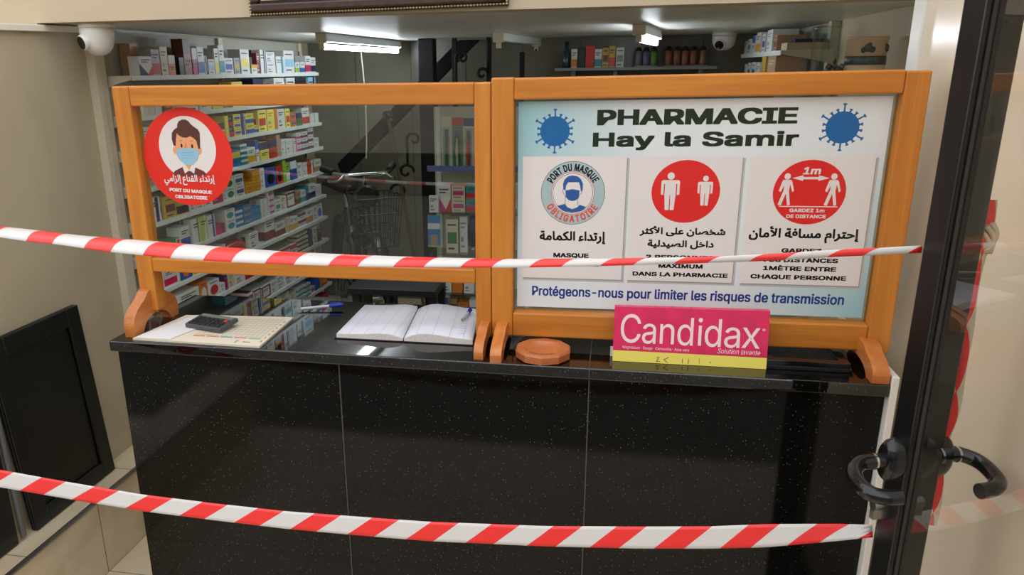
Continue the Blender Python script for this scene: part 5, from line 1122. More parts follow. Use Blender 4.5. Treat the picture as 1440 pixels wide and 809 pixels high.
# ---------------------------------------------------------------- left wall: panels, duct, dome camera
PNL = plain('black_panel', (13, 15, 14), 0.35); GREYT = plain('grey_tube', (96, 98, 96), 0.35)
lp = thing('black_panel', 'large black framed panel leaning on the left wall', 'panel', (-1.21, 0.35, 0.2775), 'black panels against the left wall')
def lean(z): return -1.192 - 0.030 * (z - 0.2775) / 0.62
def slab(y0, y1, z0, z1, t0, t1, mat, name, par, bev=0.004):
    m = MB(); m.box(0, 1, y0, y1, z0, z1, mat)
    m.v = [(lean(z) + (t0 if x == 0 else t1), y + 0.03 * (0.9 - z) * 0.9, z) for x, y, z in m.v]
    return m.build(name, par, bev, 3)
slab(0.135, 0.535, 0.279, 0.905, -0.012, 0.0, PNL, 'board', lp, 0.003)
for q, nm in (((0.135, 0.195, 0.279, 0.905), 'frame_side'), ((0.475, 0.535, 0.279, 0.905), 'frame_side'), ((0.1952, 0.4748, 0.845, 0.905), 'frame_top'), ((0.1952, 0.4748, 0.279, 0.335), 'frame_bottom')):
    slab(*q, 0.0002, 0.010, PNL, nm, lp)
l2 = thing('black_panel', 'second black panel at the far left with a grey tube along its edge', 'panel', (-1.20, -0.05, 0.2775), 'black panels against the left wall')
m = MB(); m.box(-1.232, -1.190, -0.30, 0.085, 0.2785, 0.86, PNL); m.build('board', l2, 0.006, 3)
m = MB(); m.tube([(-1.195, 0.108, 0.29), (-1.205, 0.106, 0.86)], 0.009, GREYT, 12); m.build('edge_tube', l2)

DUCTW = plain('duct_white', (232, 226, 210), 0.4)
m = MB(); m.box(-1.2348, -1.214, -0.55, 0.845, 1.775, 1.7945, DUCTW)
m.v = [(x, y, z + 0.021 * (y - 0.585)) for x, y, z in m.v]
tag(m.build('cable_duct', None, 0.002), 'white plastic cable duct along the top of the left wall', 'cable duct')
def dome(loc, r, h, look, label):
    t = thing('security_camera', label, 'camera', loc, 'dome cameras under the ceiling')
    m = MB(); m.lathe([(r * 0.95, 0), (r, -0.008), (r, -0.016)], loc, WHITEP, 32); m.build('base', t, weld=True)
    m = MB(); m.lathe([(r * 0.98, -0.0165)] + [(r * 0.97 * cos(a) ** 0.8, -0.030 - (h - 0.030) * sin(a)) for a in [i * 0.13 for i in range(0, 12)]] + [(0.002, -h)], loc, WHITEP, 32); m.build('housing', t, weld=True)
    d = Vector(look).normalized(); c = Vector(loc) + Vector((0, 0, -h * 0.48)) + d * r * 0.62
    m = MB()
    up = Vector((0, 0, 1)); a = d.cross(up).normalized(); b = a.cross(d)
    rows = []
    for rr, k in ((0.024, 0.0), (0.024, r * 0.40), (0.020, r * 0.48), (0.017, r * 0.44), (0.001, r * 0.42)):
        rows.append([c + d * k + (a * cos(q) + b * sin(q)) * rr * r / 0.053 for q in [2 * pi * i / 24 for i in range(24)]])
    m.grid(rows[:3], WHITEP, closed=True); m.grid(rows[2:], BLACKPL, closed=True); m.face(rows[-1], BLACKPL); m.build('lens', t, weld=True)['label'] = 'black round lens'
dome((-1.085, 0.665, 1.8008), 0.053, 0.098, (-0.42, -0.9, -0.25), 'white dome security camera at the left end of the ceiling edge')
dome((1.045, 2.50, 1.8008), 0.058, 0.085, (-0.5, -1.0, -0.4), 'white dome security camera in the dark back right corner')

# ---------------------------------------------------------------- picture above the opening
FRB = plain('picture_frame_brown', (62, 42, 32), 0.4, var=0.35, scale=60); FRK = plain('picture_frame_black', (22, 16, 12), 0.4); GOLD = plain('picture_frame_gold', (206, 184, 128), 0.35, 0.3); CANV = plain('picture_dark_green', (44, 48, 40), 0.35, var=0.3, scale=9)
pic = thing('framed_picture', 'dark picture in an ornate brown and gold frame above the counter', 'picture', (-0.14, 0.58, 1.80))
X0, X1, Z0, Z1 = -0.517, 0.239, 1.8, 2.40
def ptilt(m): m.v = [(x, y, z + 0.0125 * (x - X0)) for x, y, z in m.v]
def ring4(i0, i1, y0, y1, mat, name, bev):
    m = MB()
    m.box(X0 + i0, X1 - i0, y0, y1, Z0 + i0, Z0 + i1, mat); m.box(X0 + i0, X1 - i0, y0, y1, Z1 - i1, Z1 - i0, mat)
    m.box(X0 + i0, X0 + i1, y0, y1, Z0 + i1, Z1 - i1, mat); m.box(X1 - i1, X1 - i0, y0, y1, Z0 + i1, Z1 - i1, mat)
    ptilt(m); return m.build(name, pic, bev, 2)
ring4(0.0, 0.009, 0.572, 0.5885, FRK, 'outer_edge', 0.001)
ring4(0.0092, 0.034, 0.560, 0.5885, FRB, 'moulding', 0.006)
ring4(0.0342, 0.040, 0.568, 0.5885, FRK, 'inner_edge', 0.001)
ring4(0.0402, 0.0435, 0.566, 0.5885, GOLD, 'gold_slip', 0.001)
m = MB()
nb = 84
for i in range(nb):
    x = X0 + 0.004 + (X1 - X0 - 0.008) * i / (nb - 1)
    m.lathe([(0.0010, -0.0035), (0.0036, 0.0), (0.0010, 0.0035)], (x, 0.571, Z0 + 0.0045 + 0.0), GOLD, 6, 'x')
for i in range(30):
    z = Z0 + 0.012 + i * 0.0092
    for x in (X0 + 0.0045, X1 - 0.0045): m.lathe([(0.0010, -0.0035), (0.0036, 0.0), (0.0010, 0.0035)], (x, 0.571, z), GOLD, 6, 'z')
ptilt(m); m.build('gold_beading', pic)
m = MB(); m.box(X0 + 0.0437, X1 - 0.0437, 0.576, 0.5875, Z0 + 0.0437, Z1 - 0.0437, CANV); ptilt(m); m.build('canvas', pic)
# ---------------------------------------------------------------- left shelving full of boxes
PAL = dict(tan=(176, 142, 112), silver=(176, 176, 178), white=(218, 220, 216), navy=(38, 44, 84), red=(200, 52, 44), cream=(214, 204, 180), black=(34, 32, 36), orange=(216, 124, 50), green_dark=(30, 52, 42), terracotta=(150, 92, 72), brown=(104, 66, 48), raspberry=(192, 46, 84), blue=(44, 88, 176), grey=(150, 152, 150), sky=(140, 190, 220), yellow=(226, 206, 54), teal=(56, 146, 160), gold=(198, 162, 72), amber=(222, 166, 46), maroon=(124, 40, 42), purple=(104, 76, 150), lime=(150, 190, 64), pink=(226, 164, 176), blue_bright=(48, 128, 186), green=(56, 128, 66), magenta=(196, 62, 132), plum=(96, 48, 96), indigo=(82, 84, 140), orange_red=(208, 84, 46), olive=(150, 152, 66), yellow_green=(196, 204, 104))
WORDS = dict(green_dark='dark green', raspberry='raspberry red', sky='pale blue', blue_bright='bright blue', orange_red='orange red', yellow_green='yellow green')
def card(n): return plain('card_' + n, PAL[n], 0.42)
PRINTK = plain('print_dark_grey', (74, 76, 80), 0.5)
PX, PY_, ALPHA = -1.125, 0.88, 0.046
def shelf_pt(s, d, z): return (PX + sin(ALPHA) * s - cos(ALPHA) * d, PY_ + cos(ALPHA) * s + sin(ALPHA) * d, z)
ROT = pi / 2 - ALPHA
unit = thing('wall_shelving', 'tall white metal shelving along the left wall, full of medicine boxes', 'shelving', shelf_pt(0, 0.05, 0.277))
Mu = Matrix.Translation((PX, PY_, 0)) @ Matrix.Rotation(ROT, 4, 'Z')
BACKP = plain('shelving_back_panel', (170, 170, 156), 0.5)
m = MB(); m.box(-0.02, 1.62, 0.112, 0.118, 0.277, 1.79, BACKP, Mu); m.build('back_panel', unit)
for s in (-0.045, 0.78, 1.60):
    m = MB(); m.box(s - 0.010, s + 0.026, 0.086 if s < 0 else 0.098, 0.112 if s < 0 else 0.1118, 0.277, 1.79, CREAMM, Mu)
    for i in range(27): m.box(s - 0.0104, s - 0.0098, 0.096, 0.102, 0.32 + i * 0.054, 0.345 + i * 0.054, BLACKM, Mu)
    m.build('upright', unit)
m = MB(); m.box(-0.085, -0.060, 0.075, 0.118, 0.277, 1.79, CREAMM, Mu); m.build('edge_post', unit)
for key, (z, rows_) in SHELVES.items():
    m = MB(); m.box(0.0, 1.606, 0.001, 0.111, z - 0.006, z, WHITEM, Mu); m.box(0.0, 1.606, 0.0, 0.0012, z - 0.0165, z, WHITEM, Mu)
    sh = m.build('shelf', unit)
    for s in (-0.0035, 0.79, 1.608):
        m = MB(); pr = [(0.0, z - 0.002), (0.0, z - 0.014), (0.055, z - 0.026), (0.111, z - 0.046), (0.111, z - 0.002)]
        v = [Vector(p) for p in pr]
        lo, hi = s - 0.001, s + 0.001
        m.prism(pr, lo, hi, 'x', CREAMM); m.v = [tuple(Mu @ Vector(q)) for q in m.v]
        m.build('bracket', sh)

def box_mesh(w, d, h, base, acc, style):
    """printed carton, origin at the front left bottom edge; front faces -y, end faces -x"""
    m = MB(); B_, A_ = card(base), card(acc)
    m.box(0, w, 0, d, 0, h, B_)
    e = 0.0003
    def fr(u0, u1, v0, v1, mat, k=1): m.face([(u0 * w, -e * k, v0 * h), (u1 * w, -e * k, v0 * h), (u1 * w, -e * k, v1 * h), (u0 * w, -e * k, v1 * h)], mat)
    def en(u0, u1, v0, v1, mat, k=1): m.face([(-e * k, d - u0 * d, v0 * h), (-e * k, d - u1 * d, v0 * h), (-e * k, d - u1 * d, v1 * h), (-e * k, d - u0 * d, v1 * h)], mat)
    def fpoly(pts, mat, k=1): m.face([(u * w, -e * k, v * h) for u, v in pts], mat)
    T_ = PRINTK if base not in ('black', 'navy', 'maroon', 'plum', 'green_dark', 'brown') else card('silver')
    def bars(v, n=2, mat=None, u0=.14):
        for i in range(n): fr(u0, .84 - .2 * (i % 2), v - .11 * i - .05, v - .11 * i, mat or T_, 2)
    if style == 'b': fr(0, 1, 0.06, .46, A_); en(0, 1, .06, .46, A_); bars(.82)
    elif style == 't': fr(0, 1, .58, 1, A_); en(0, 1, .58, 1, A_); bars(.42)
    elif style == 's': fr(.62, .86, 0, 1, A_); en(.1, .3, 0, 1, A_); bars(.8, 2, None, .08)
    elif style == 'l':
        bars(.84, 2, A_); fr(.14, .6, .14, .2, A_, 2); en(.3, .62, .2, .8, A_)
        fr(.14, .46, .3, .44, card('grey'), 2)
    elif style == 'm': fr(.1, .9, .28, .62, A_); en(.2, .8, .3, .6, A_); bars(.86, 1); fr(.16, .7, .1, .16, T_, 2)
    elif style == 'c': fpoly([(.5 + .36 * cos(t), .42 + .30 * sin(t)) for t in [2 * pi * i / 16 for i in range(16)]], A_); bars(.9, 1)
    elif style == 'w': fpoly([(0, 0), (.72, 0), (0, .62)], A_); fpoly([(.55, 0), (1, 0), (1, .5)], card('red')); bars(.84)
    elif style == 'g': fr(0, 1, 0, 1, card('white')); fr(.2, .7, .62, .9, card('red'), 2); fr(.3, .6, .1, .5, T_, 2)
    elif style == 'e': fr(.84, 1, 0, 1, A_); bars(.7, 1)
    elif style == 'f':
        fr(0, 1, .88, 1, A_); fr(0, 1, 0, .12, A_); fr(0, .12, .12, .88, A_); fr(.88, 1, .12, .88, A_); bars(.7); en(0, 1, .88, 1, A_)
    return m
ORD = ['first', 'second', 'third', 'fourth', 'fifth', 'sixth', 'seventh', 'eighth', 'ninth', 'tenth', 'eleventh', 'twelfth', 'thirteenth', 'fourteenth', 'fifteenth', 'sixteenth', 'seventeenth', 'eighteenth', 'nineteenth', 'twentieth', 'twenty-first', 'twenty-second', 'twenty-third', 'twenty-fourth', 'twenty-fifth', 'twenty-sixth', 'twenty-seventh']
SHNAME = dict(T='top shelf', P='second shelf', A='third shelf', B='fourth shelf', C='fifth shelf', D='sixth shelf', E='seventh shelf', F='eighth shelf', G='ninth shelf', H='tenth shelf', I='lowest shelf')
LEV = {2: ['lower', 'upper'], 3: ['bottom', 'middle', 'top'], 4: ['bottom', 'second lowest', 'second highest', 'top']}
def colour(base, acc, style):
    a = WORDS.get(base, base); b = WORDS.get(acc, acc)
    return a if (style == 'p' or a == b) else a + ' and ' + b
for key, (z, items) in SHELVES.items():
    for i, (s, w, h, n, base, acc, style, d, *rest) in enumerate(items):
        hmax = 134 if key == 'T' else 116
        h = min(h, hmax); s = max(s, 2)
        nxt = items[i + 1][0] if i + 1 < len(items) else 1604
        w = min(w, nxt - s - 1, 1603 - s) if not rest else w
        if w < 12: w = 12
        dep = min(d, 92) / 1000.0
        off = rest[0] / 1000.0 if rest else 0.006 + 0.004 * ((i * 7) % 4) / 3
        proto = None
        for k in range(n):
            hh = h / n / 1000.0
            if proto is None:
                o = box_mesh(w / 1000.0, dep, hh - 0.0006, base, acc, style).build('medicine_box', None); proto = o
            else:
                o = proto.copy(); COL.objects.link(o)
            o.location = shelf_pt(s / 1000.0, off + 0.0015 * (k % 2), z + 0.0003 + k * hh)
            o.rotation_euler = (0, 0, ROT)
            cw = colour(base, acc, style)
            pos = ORD[i] + ' from near end'
            if i == len(items) - 1: pos = 'at the far end'
            lab = '%s %s box, %s, %s' % (LEV[n][k] + ' stacked' if n > 1 else ('tall' if h > 95 else 'small' if h < 55 else 'upright'), cw, pos, SHNAME[key].replace(' shelf', ' left shelf'))
            tag(o, lab, 'medicine box', 'medicine boxes on the left shelving')
# a bottle among the boxes on the eighth shelf
bt = thing('pill_bottle', 'white pill bottle with navy cap near the front of the eighth left shelf', 'bottle', shelf_pt(0.072, 0.04, 0.7275))
c_ = shelf_pt(0.072, 0.040, 0.7275)
m = MB(); m.lathe([(0.024, 0), (0.025, 0.003), (0.025, 0.055), (0.018, 0.064)], c_, WHITEP, 24); m.lathe([(0.0253, 0.012), (0.0253, 0.048)], c_, card('yellow'), 24, caps=False); m.build('body', bt, weld=True)
m = MB(); m.lathe([(0.019, 0.064), (0.019, 0.080), (0.017, 0.082)], c_, card('navy'), 24); m.build('cap', bt, weld=True)
RP = plain('red_pouch', (186, 36, 40), 0.25)
m = MB(); M_ = Mu
rows = []
for sx in [i / 10 for i in range(11)]:
    r = 0.033 * (1 - 0.25 * abs(2 * sx - 1) ** 3); rows.append([M_ @ Vector((0.515 + 0.185 * sx, 0.045 + r * cos(t), 0.8555 + r * 0.98 + r * sin(t))) for t in [2 * pi * j / 18 for j in range(18)]])
m.grid(rows, RP, closed=True); m.face(list(reversed(rows[0])), RP); m.face(rows[-1], RP)
tag(m.build('rolled_pouch', None, weld=True), 'shiny red rolled pouch lying on the seventh left shelf', 'pouch')

# ---------------------------------------------------------------- fluorescent lamps under the ceiling
def lamp(near, far, lit, label):
    a = Vector(near); b = Vector(far); d = (b - a); L = d.length; ang = math.atan2(d.y, d.x)
    t = thing('fluorescent_lamp', label, 'lamp', (a + b) / 2, 'fluorescent lamps under the ceiling')
    Ml = Matrix.Translation(a) @ Matrix.Rotation(ang, 4, 'Z')
    m = MB(); m.box(0.012, L - 0.012, -0.022, 0.022, -0.036, -0.0005, WHITEM, Ml); m.build('housing', t, 0.003)
    for x0 in (0.0, L - 0.012):
        m = MB(); m.box(x0, x0 + 0.012, -0.025, 0.025, -0.042, -0.0003, CREAMM, Ml)
        m.box(x0 + .001, x0 + 0.011, -0.012, 0.012, -0.068, -0.042, CREAMM, Ml)
        m.build('end_cap', t, 0.003)
    m = MB(); m.tube([Ml @ Vector((0.0125, 0, -0.056)), Ml @ Vector((L - 0.0125, 0, -0.056))], 0.0112, LIT if lit else WHITEM, 18)
    if lit: m.build('tube', t)['label'] = 'glowing white tube'
    else:
        m = MB(); m.tube([Ml @ Vector((L - 0.016, 0, -0.062)), Ml @ Vector((L - 0.004, 0, -0.062))], 0.006, BLACKM, 12); m.build('socket', t)
lamp((-0.700, 1.62, 1.8008), (-0.652, 2.66, 1.8008), True, 'lit fluorescent lamp over the left shelving')
lamp((0.004, 2.00, 1.8008), (0.104, 2.76, 1.8008), False, 'unlit fluorescent lamp holder in the middle of the ceiling')
lamp((0.612, 1.50, 1.8008), (0.703, 2.08, 1.8008), True, 'lit fluorescent lamp above the pharmacy poster, seen end-on')

# ---------------------------------------------------------------- staircase railing at the back
st = thing('stair_railing', 'black iron stair railing with scrolls in front of the back wall', 'railing', (-0.44, 2.5, 0.277))
boxobj('post', (-0.488, -0.404, 2.46, 2.54, 0.2775, 1.80), IRON, st, 0.006)
m = MB()
q = [(-0.19, 1.795), (-0.30, 1.795), (-1.03, 1.13), (-1.00, 1.05)]
m.prism(q, 2.63, 2.67, 'y', IRON); m.build('stringer', st, 0.003, weld=True)
for x in (-0.30, -0.118, 0.055):
    m = MB(); m.box(x - 0.012, x + 0.012, 2.49, 2.514, 0.2775, 1.725 if x > 0 else 1.80, IRON); m.build('bar', st, 0.002)
m = MB(); m.box(-0.404, 0.20, 2.492, 2.512, 1.50, 1.53, IRON); m.build('cross_bar', st, 0.002)
def scroll(c, r, flip, h, turn=1.6):
    pts = []
    for i in range(26):
        t = i / 25; a = (pi if not flip else 0) - (1 if not flip else -1) * t * turn * 2 * pi * 0.6
        rr = r * (1 - 0.75 * t); pts.append((c[0] + rr * cos(a), c[1], c[2] + rr * sin(a)))
    pts = [(pts[0][0], c[1], c[2] - h * 0.5), (pts[0][0], c[1], c[2] - h)][::-1] + pts if h else pts
    m = MB(); m.tube(pts, 0.0075, IRON, 8); return m.build('scroll', st)
scroll((-0.525, 2.47, 1.285), 0.040, False, 0.14); scroll((-0.575, 2.47, 1.110), 0.046, True, 0); scroll((-0.62, 2.47, 1.00), 0.050, False, 0)
scroll((-0.150, 2.47, 1.62), 0.032, True, -0.16); scroll((-0.87, 2.47, 0.86), 0.055, False, 0.12); scroll((-0.90, 2.47, 0.72), 0.055, True, 0)
scroll((-0.255, 2.47, 1.70), 0.035, False, 0.12)

# brown pole with an ornate finial leaning there
POLE = plain('pole_brown', (92, 72, 46), 0.4); FIN = plain('finial_dark', (70, 70, 66), 0.3, 0.4)
pl = thing('curtain_pole', 'thin brown pole with a dark clustered finial leaning at the back', 'pole', (-0.40, 2.2, 0.278))
m = MB(); m.tube([(-0.392, 2.15, 0.279), (-0.583, 2.2, 1.40)], 0.009, POLE, 12); m.build('rod', pl)
m = MB()
rr_ = random.Random(3)
for i in range(16):
    c = Vector((-0.588 + rr_.uniform(-.028, .028), 2.2 + rr_.uniform(-.02, .02), 1.425 + rr_.uniform(-.028, .028)))
    m.lathe([(0.001, -0.011), (0.008, -0.007), (0.011, 0), (0.008, 0.007), (0.001, 0.011)], c, FIN, 10)
m.build('finial', pl)
m = MB(); m.tube(catmull([(-0.83, 2.55, 1.80), (-0.80, 2.5, 1.55), (-0.795, 2.48, 1.30), (-0.80, 2.47, 1.18)], 6), 0.004, plain('cord_white', (190, 184, 166), 0.6), 6)
tag(m.build('ceiling_rope'), 'thin whitish rope hanging from the ceiling beside the left shelving', 'rope')

# ---------------------------------------------------------------- bicycle behind the left screen
bk = thing('bicycle', 'dark bicycle with wire basket parked behind the left screen', 'bicycle', (-0.70, 2.1, 0.278))
dx, dy = 0.50, -0.866
FW = Vector((-0.545, 1.72, 0.597)); RW = FW - Vector((dx, dy, 0)) * 0.70; RW.z = 0.582
RUB = plain('tyre_black', (20, 20, 20), 0.6); BFR = plain('bicycle_frame', (30, 34, 30), 0.3); SAD = plain('saddle_brown', (52, 34, 28), 0.45)
dv = Vector((dx, dy, 0)); nv = Vector((-dy, dx, 0))
def wheel(c, r, nm):
    m = MB(); rows = []
    for i in range(40):
        a = 2 * pi * i / 40; e = dv * cos(a) + Vector((0, 0, 1)) * sin(a)
        rows.append([c + e * (r - 0.02 + 0.02 * cos(q)) + nv * 0.02 * sin(q) for q in [2 * pi * j / 8 for j in range(8)]])
    rows.append(rows[0]); m.grid(rows, RUB, closed=True); o = m.build(nm, bk, weld=True)
    m = MB()
    for i in range(18):
        a = 2 * pi * i / 18; e = dv * cos(a) + Vector((0, 0, 1)) * sin(a)
        m.tube([c + nv * 0.02 * (-1) ** i, c + e * (r - 0.035)], 0.0012, STEEL, 5, False)
    m.build('spokes', o)
    m = MB(); m.tube([c - nv * 0.035, c + nv * 0.035], 0.014, STEEL, 12); m.build('hub', o)
    m = MB(); rows = []
    for i in range(22):
        a = radians(-10 + i * 8.5) if nm == 'front_wheel' else radians(20 + i * 8.5)
        e = dv * cos(a) + Vector((0, 0, 1)) * sin(a)
        rows.append([c + e * (r + 0.012 + 0.012 * cos(q * 1.2)) + nv * 0.030 * q for q in (-1, -.5, 0, .5, 1)])
    m.grid(rows, BFR); s_ = m.build('mudguard', o); s_.modifiers.new('shell', 'SOLIDIFY').thickness = 0.002
wheel(FW, 0.315, 'front_wheel'); wheel(RW, 0.300, 'rear_wheel')
def along(c, k, z): return Vector((c.x, c.y, 0)) + dv * k + Vector((0, 0, z))
HEAD_T = along(FW, -0.13, 1.05); HEAD_B = along(FW, -0.09, 0.92); BB = along(FW, -0.46, 0.56); ST_T = along(FW, -0.58, 0.95)
m = MB()
m.tube([HEAD_T, HEAD_B], 0.020, BFR, 12); m.tube([HEAD_B, BB], 0.018, BFR, 12); m.tube([BB, ST_T], 0.016, BFR, 12); m.tube([HEAD_B + Vector((0, 0, .05)), along(FW, -0.545, 0.80)], 0.013, BFR, 12)
for s in (-1, 1): m.tube([BB + nv * 0.03 * s, RW + nv * 0.045 * s], 0.009, BFR, 8); m.tube([ST_T + nv * 0.015 * s, RW + nv * 0.045 * s], 0.008, BFR, 8)
m.build('frame', bk)
m = MB()
for s in (-1, 1): m.tube(catmull([HEAD_B + nv * 0.03 * s, along(FW, -0.03, 0.80) + nv * 0.045 * s, FW + nv * 0.045 * s], 5), 0.010, BFR, 8)
m.tube([HEAD_B - nv * .03, HEAD_B + nv * .03], 0.012, BFR, 8); m.build('fork', bk)
m = MB(); m.tube([ST_T, along(FW, -0.62, 1.055)], 0.013, CHROME, 14); m.build('seat_post', bk)
m = MB()
rows = []
for i in range(9):
    t = i / 8; c = along(FW, -0.76 + 0.27 * t, 1.075 - 0.02 * t); w = 0.085 * (1 - t) ** 0.8 + 0.018
    rows.append([c + nv * w * k + Vector((0, 0, hz)) for k, hz in ((-1, -.02), (-.8, .01), (0, .022), (.8, .01), (1, -.02))])
m.grid(rows, SAD); o = m.build('saddle', bk); o.modifiers.new('pad', 'SOLIDIFY').thickness = 0.02
m = MB(); HB = HEAD_T + Vector((0, 0, 0.13)) + dv * 0.03
m.tube([HEAD_T, HB], 0.013, CHROME, 12)
m.tube(catmull([HB - nv * 0.17 - dv * 0.14 + Vector((0, 0, .02)), HB - nv * 0.11 - dv * 0.03, HB, HB + nv * 0.11 - dv * 0.03, HB + nv * 0.17 - dv * 0.14 + Vector((0, 0, .02))], 6), 0.011, CHROME, 12)
hb = m.build('handlebar', bk)
for s in (-1, 1):
    m = MB(); m.tube([HB + nv * 0.132 * s - dv * 0.065 + Vector((0, 0, .008)), HB + nv * 0.174 * s - dv * 0.150 + Vector((0, 0, .021))], 0.016, RUB, 12); m.build('grip', hb)
    m = MB(); m.tube(catmull([HB + nv * 0.10 * s - dv * 0.01, HB + nv * 0.13 * s + dv * 0.01 - Vector((0, 0, .02)), HB + nv * 0.16 * s - dv * 0.07 - Vector((0, 0, .03))], 5), 0.007, CHROME, 8); m.build('brake_lever', hb)
m = MB(); m.lathe([(0.045, -0.03), (0.052, 0.0), (0.040, 0.035), (0.012, 0.05)], tuple(HEAD_T + dv * 0.08 + Vector((0, 0, .04))), BLACKM, 20, 'y'); m.build('head_lamp', bk)
WIRE = plain('basket_wire', (28, 28, 26), 0.4)
m = MB(); bc = HEAD_T + dv * 0.20 + Vector((0, 0, -0.16))
for i in range(9):
    for s in (-1, 1): m.tube([bc + nv * (-.08 + i * .02) + dv * .10 * s + Vector((0, 0, -.0)), bc + nv * (-.10 + i * .025) + dv * .12 * s + Vector((0, 0, .22))], 0.002, WIRE, 5, False)
for i in range(6):
    for s in (-1, 1): m.tube([bc + nv * .08 * s + dv * (-.10 + i * .04), bc + nv * .10 * s + dv * (-.12 + i * .048) + Vector((0, 0, .22))], 0.002, WIRE, 5, False)
for z_, g_ in ((0, 0), (.07, .006), (.15, .014), (.22, .02)):
    cs = [bc + nv * (.08 + g_) * a + dv * (.10 + g_) * b + Vector((0, 0, z_)) for a, b in ((-1, -1), (1, -1), (1, 1), (-1, 1), (-1, -1))]
    for p, q2 in zip(cs[:-1], cs[1:]): m.tube([p, q2], 0.003, WIRE, 5, False)
m.build('basket', bk)

# ---------------------------------------------------------------- black desk, ledge with water bottle
dk = thing('side_desk', 'black desk half hidden behind the open ledger', 'desk', (-0.32, 1.33, 0.0))
boxobj('desktop', (-0.505, -0.135, 1.22, 1.42, 0.772, 0.800), BLACKM, dk, 0.003)
for x in (-0.49, -0.165):
    for y in (1.235, 1.385): boxobj('leg', (x, x + 0.03, y, y + 0.03, 0.278, 0.7715), BLACKM, dk, 0.002)
LEDG = plain('ledge_grey', (120, 124, 112), 0.4)
m = MB(); m.box(-1.02, -0.722, 1.66, 1.955, 0.278, 0.515, LEDG); m.box(-1.027, -0.715, 1.653, 1.962, 0.5152, 0.527, LEDG)
tag(m.build('low_cabinet'), 'low grey cabinet under the water bottle beside the left shelving', 'cabinet')
wb = thing('water_bottle', 'clear plastic water bottle standing beside the far end of the shelving', 'bottle', (-0.765, 1.86, 0.5275))
m = MB(); m.lathe([(0.026, 0), (0.029, 0.006), (0.029, 0.045), (0.026, 0.052), (0.029, 0.060), (0.029, 0.10), (0.012, 0.135), (0.012, 0.146)], (-0.765, 1.86, 0.5275), CLEAR, 24); m.build('body', wb, weld=True)
m = MB(); m.lathe([(0.014, 0.146), (0.014, 0.160)], (-0.765, 1.86, 0.5275), WHITEP, 20); m.build('cap', wb, weld=True)

# ---------------------------------------------------------------- display rack behind the screens
rk = thing('display_rack', 'white display rack with glass shelves seen behind the middle posts', 'rack', (-0.05, 1.62, 0.278))
RX0, RX1 = -0.235, 0.20
m = MB(); m.box(RX0, RX1, 1.70, 1.712, 0.2785, 1.49, plain('rack_back', (190, 190, 176), 0.5)); m.build('back_board', rk)
for x in (RX0 + 0.012, RX1 - 0.03): boxobj('upright', (x, x + 0.018, 1.685, 1.6995, 0.2785, 1.49), WHITEM, rk)
RZ = (1.243, 1.055, 0.872, 0.690, 0.600)
for z in RZ: boxobj('glass_shelf', (RX0, RX1, 1.555, 1.684, z - 0.006, z), SHGL, rk)
boxobj('base', (RX0, RX1, 1.58, 1.684, 0.2785, 0.58), WHITEM, rk)
boxobj('price_rail', (RX0, RX1, 1.5505, 1.5545, 1.232, 1.256), plain('rail_blue', (96, 112, 168), 0.4), rk)
# toothbrush packs
BC = plain('brush_card_white', (214, 208, 190), 0.4); BG = plain('brush_green', (60, 140, 110), 0.3); BR = plain('brush_red', (200, 70, 56), 0.3); BN = plain('brush_navy', (52, 66, 120), 0.3)
def brush_pack(x, w, h, card_m, top_m, brush_m, label):
    t = thing('toothbrush_pack', label, 'toothbrush pack', (x + w / 2, 1.60, 1.2435), 'toothbrush packs on the display rack')
    m = MB(); m.prism([(x, 1.2435), (x + w, 1.2435), (x + w, 1.2435 + h), (x, 1.2435 + h)], 1.596, 1.5985, 'y', card_m); m.box(x + .0002, x + w - .0002, 1.5953, 1.5959, 1.2435 + h * 0.84, 1.2435 + h, top_m); m.build('card', t)
    m = MB(); m.tube([(x + w * .5, 1.588, 1.2435 + h * .05), (x + w * .45, 1.586, 1.2435 + h * .40), (x + w * .5, 1.588, 1.2435 + h * .62)], [w * .13, w * .15, w * .06], brush_m, 10)
    m.box(x + w * .36, x + w * .64, 1.582, 1.590, 1.2435 + h * .60, 1.2435 + h * .76, BN); m.build('toothbrush', t)
    m = MB(); m.box(x + w * .2, x + w * .8, 1.578, 1.5948, 1.2435 + .003, 1.2435 + h * .8, CLEAR); m.build('blister', t)
brush_pack(-0.180, 0.044, 0.212, BC, BC, BG, 'white carded green toothbrush pack, leftmost on the top glass shelf')
brush_pack(-0.133, 0.044, 0.208, plain('brush_card_green', (96, 140, 104), 0.4), BR, BC, 'green carded white toothbrush pack, second on the top glass shelf')
brush_pack(-0.086, 0.046, 0.206, BC, BN, BR, 'white carded red toothbrush pack with navy header')
def rack_box(x, w, h, z, base, acc, style, label, y=1.585, d=0.07, n=1, name='medicine_box'):
    proto = None
    for k in range(n):
        o = box_mesh(w, d, h - .0005, base, acc, style).build(name) if proto is None else proto.copy()
        if proto is not None: COL.objects.link(o)
        proto = o
        o.location = (x, y, z + 0.0004 + k * h)
        tag(o, label if n == 1 else ('lower', 'upper')[k] + ' ' + label, 'medicine box', 'boxes on the display rack')
rack_box(-0.037, 0.050, 0.170, 1.243, 'cream', 'gold', 's', 'tall cream box with gold stripe beside the toothbrush packs')
rack_box(0.020, 0.060, 0.150, 1.243, 'white', 'teal', 'm', 'white and teal box on the top glass shelf behind the right screen')
rack_box(-0.232, 0.040, 0.072, 1.055, 'white', 'navy', 'l', 'small white box with dark print, front left of the second glass shelf', 1.558, 0.02)
rack_box(-0.200, 0.058, 0.118, 1.055, 'white', 'magenta', 'w', 'white box with pink arrow on the second glass shelf', 1.582)
rack_box(-0.138, 0.058, 0.056, 1.055, 'cream', 'magenta', 'm', 'stacked cream and magenta box on the second glass shelf', n=2)
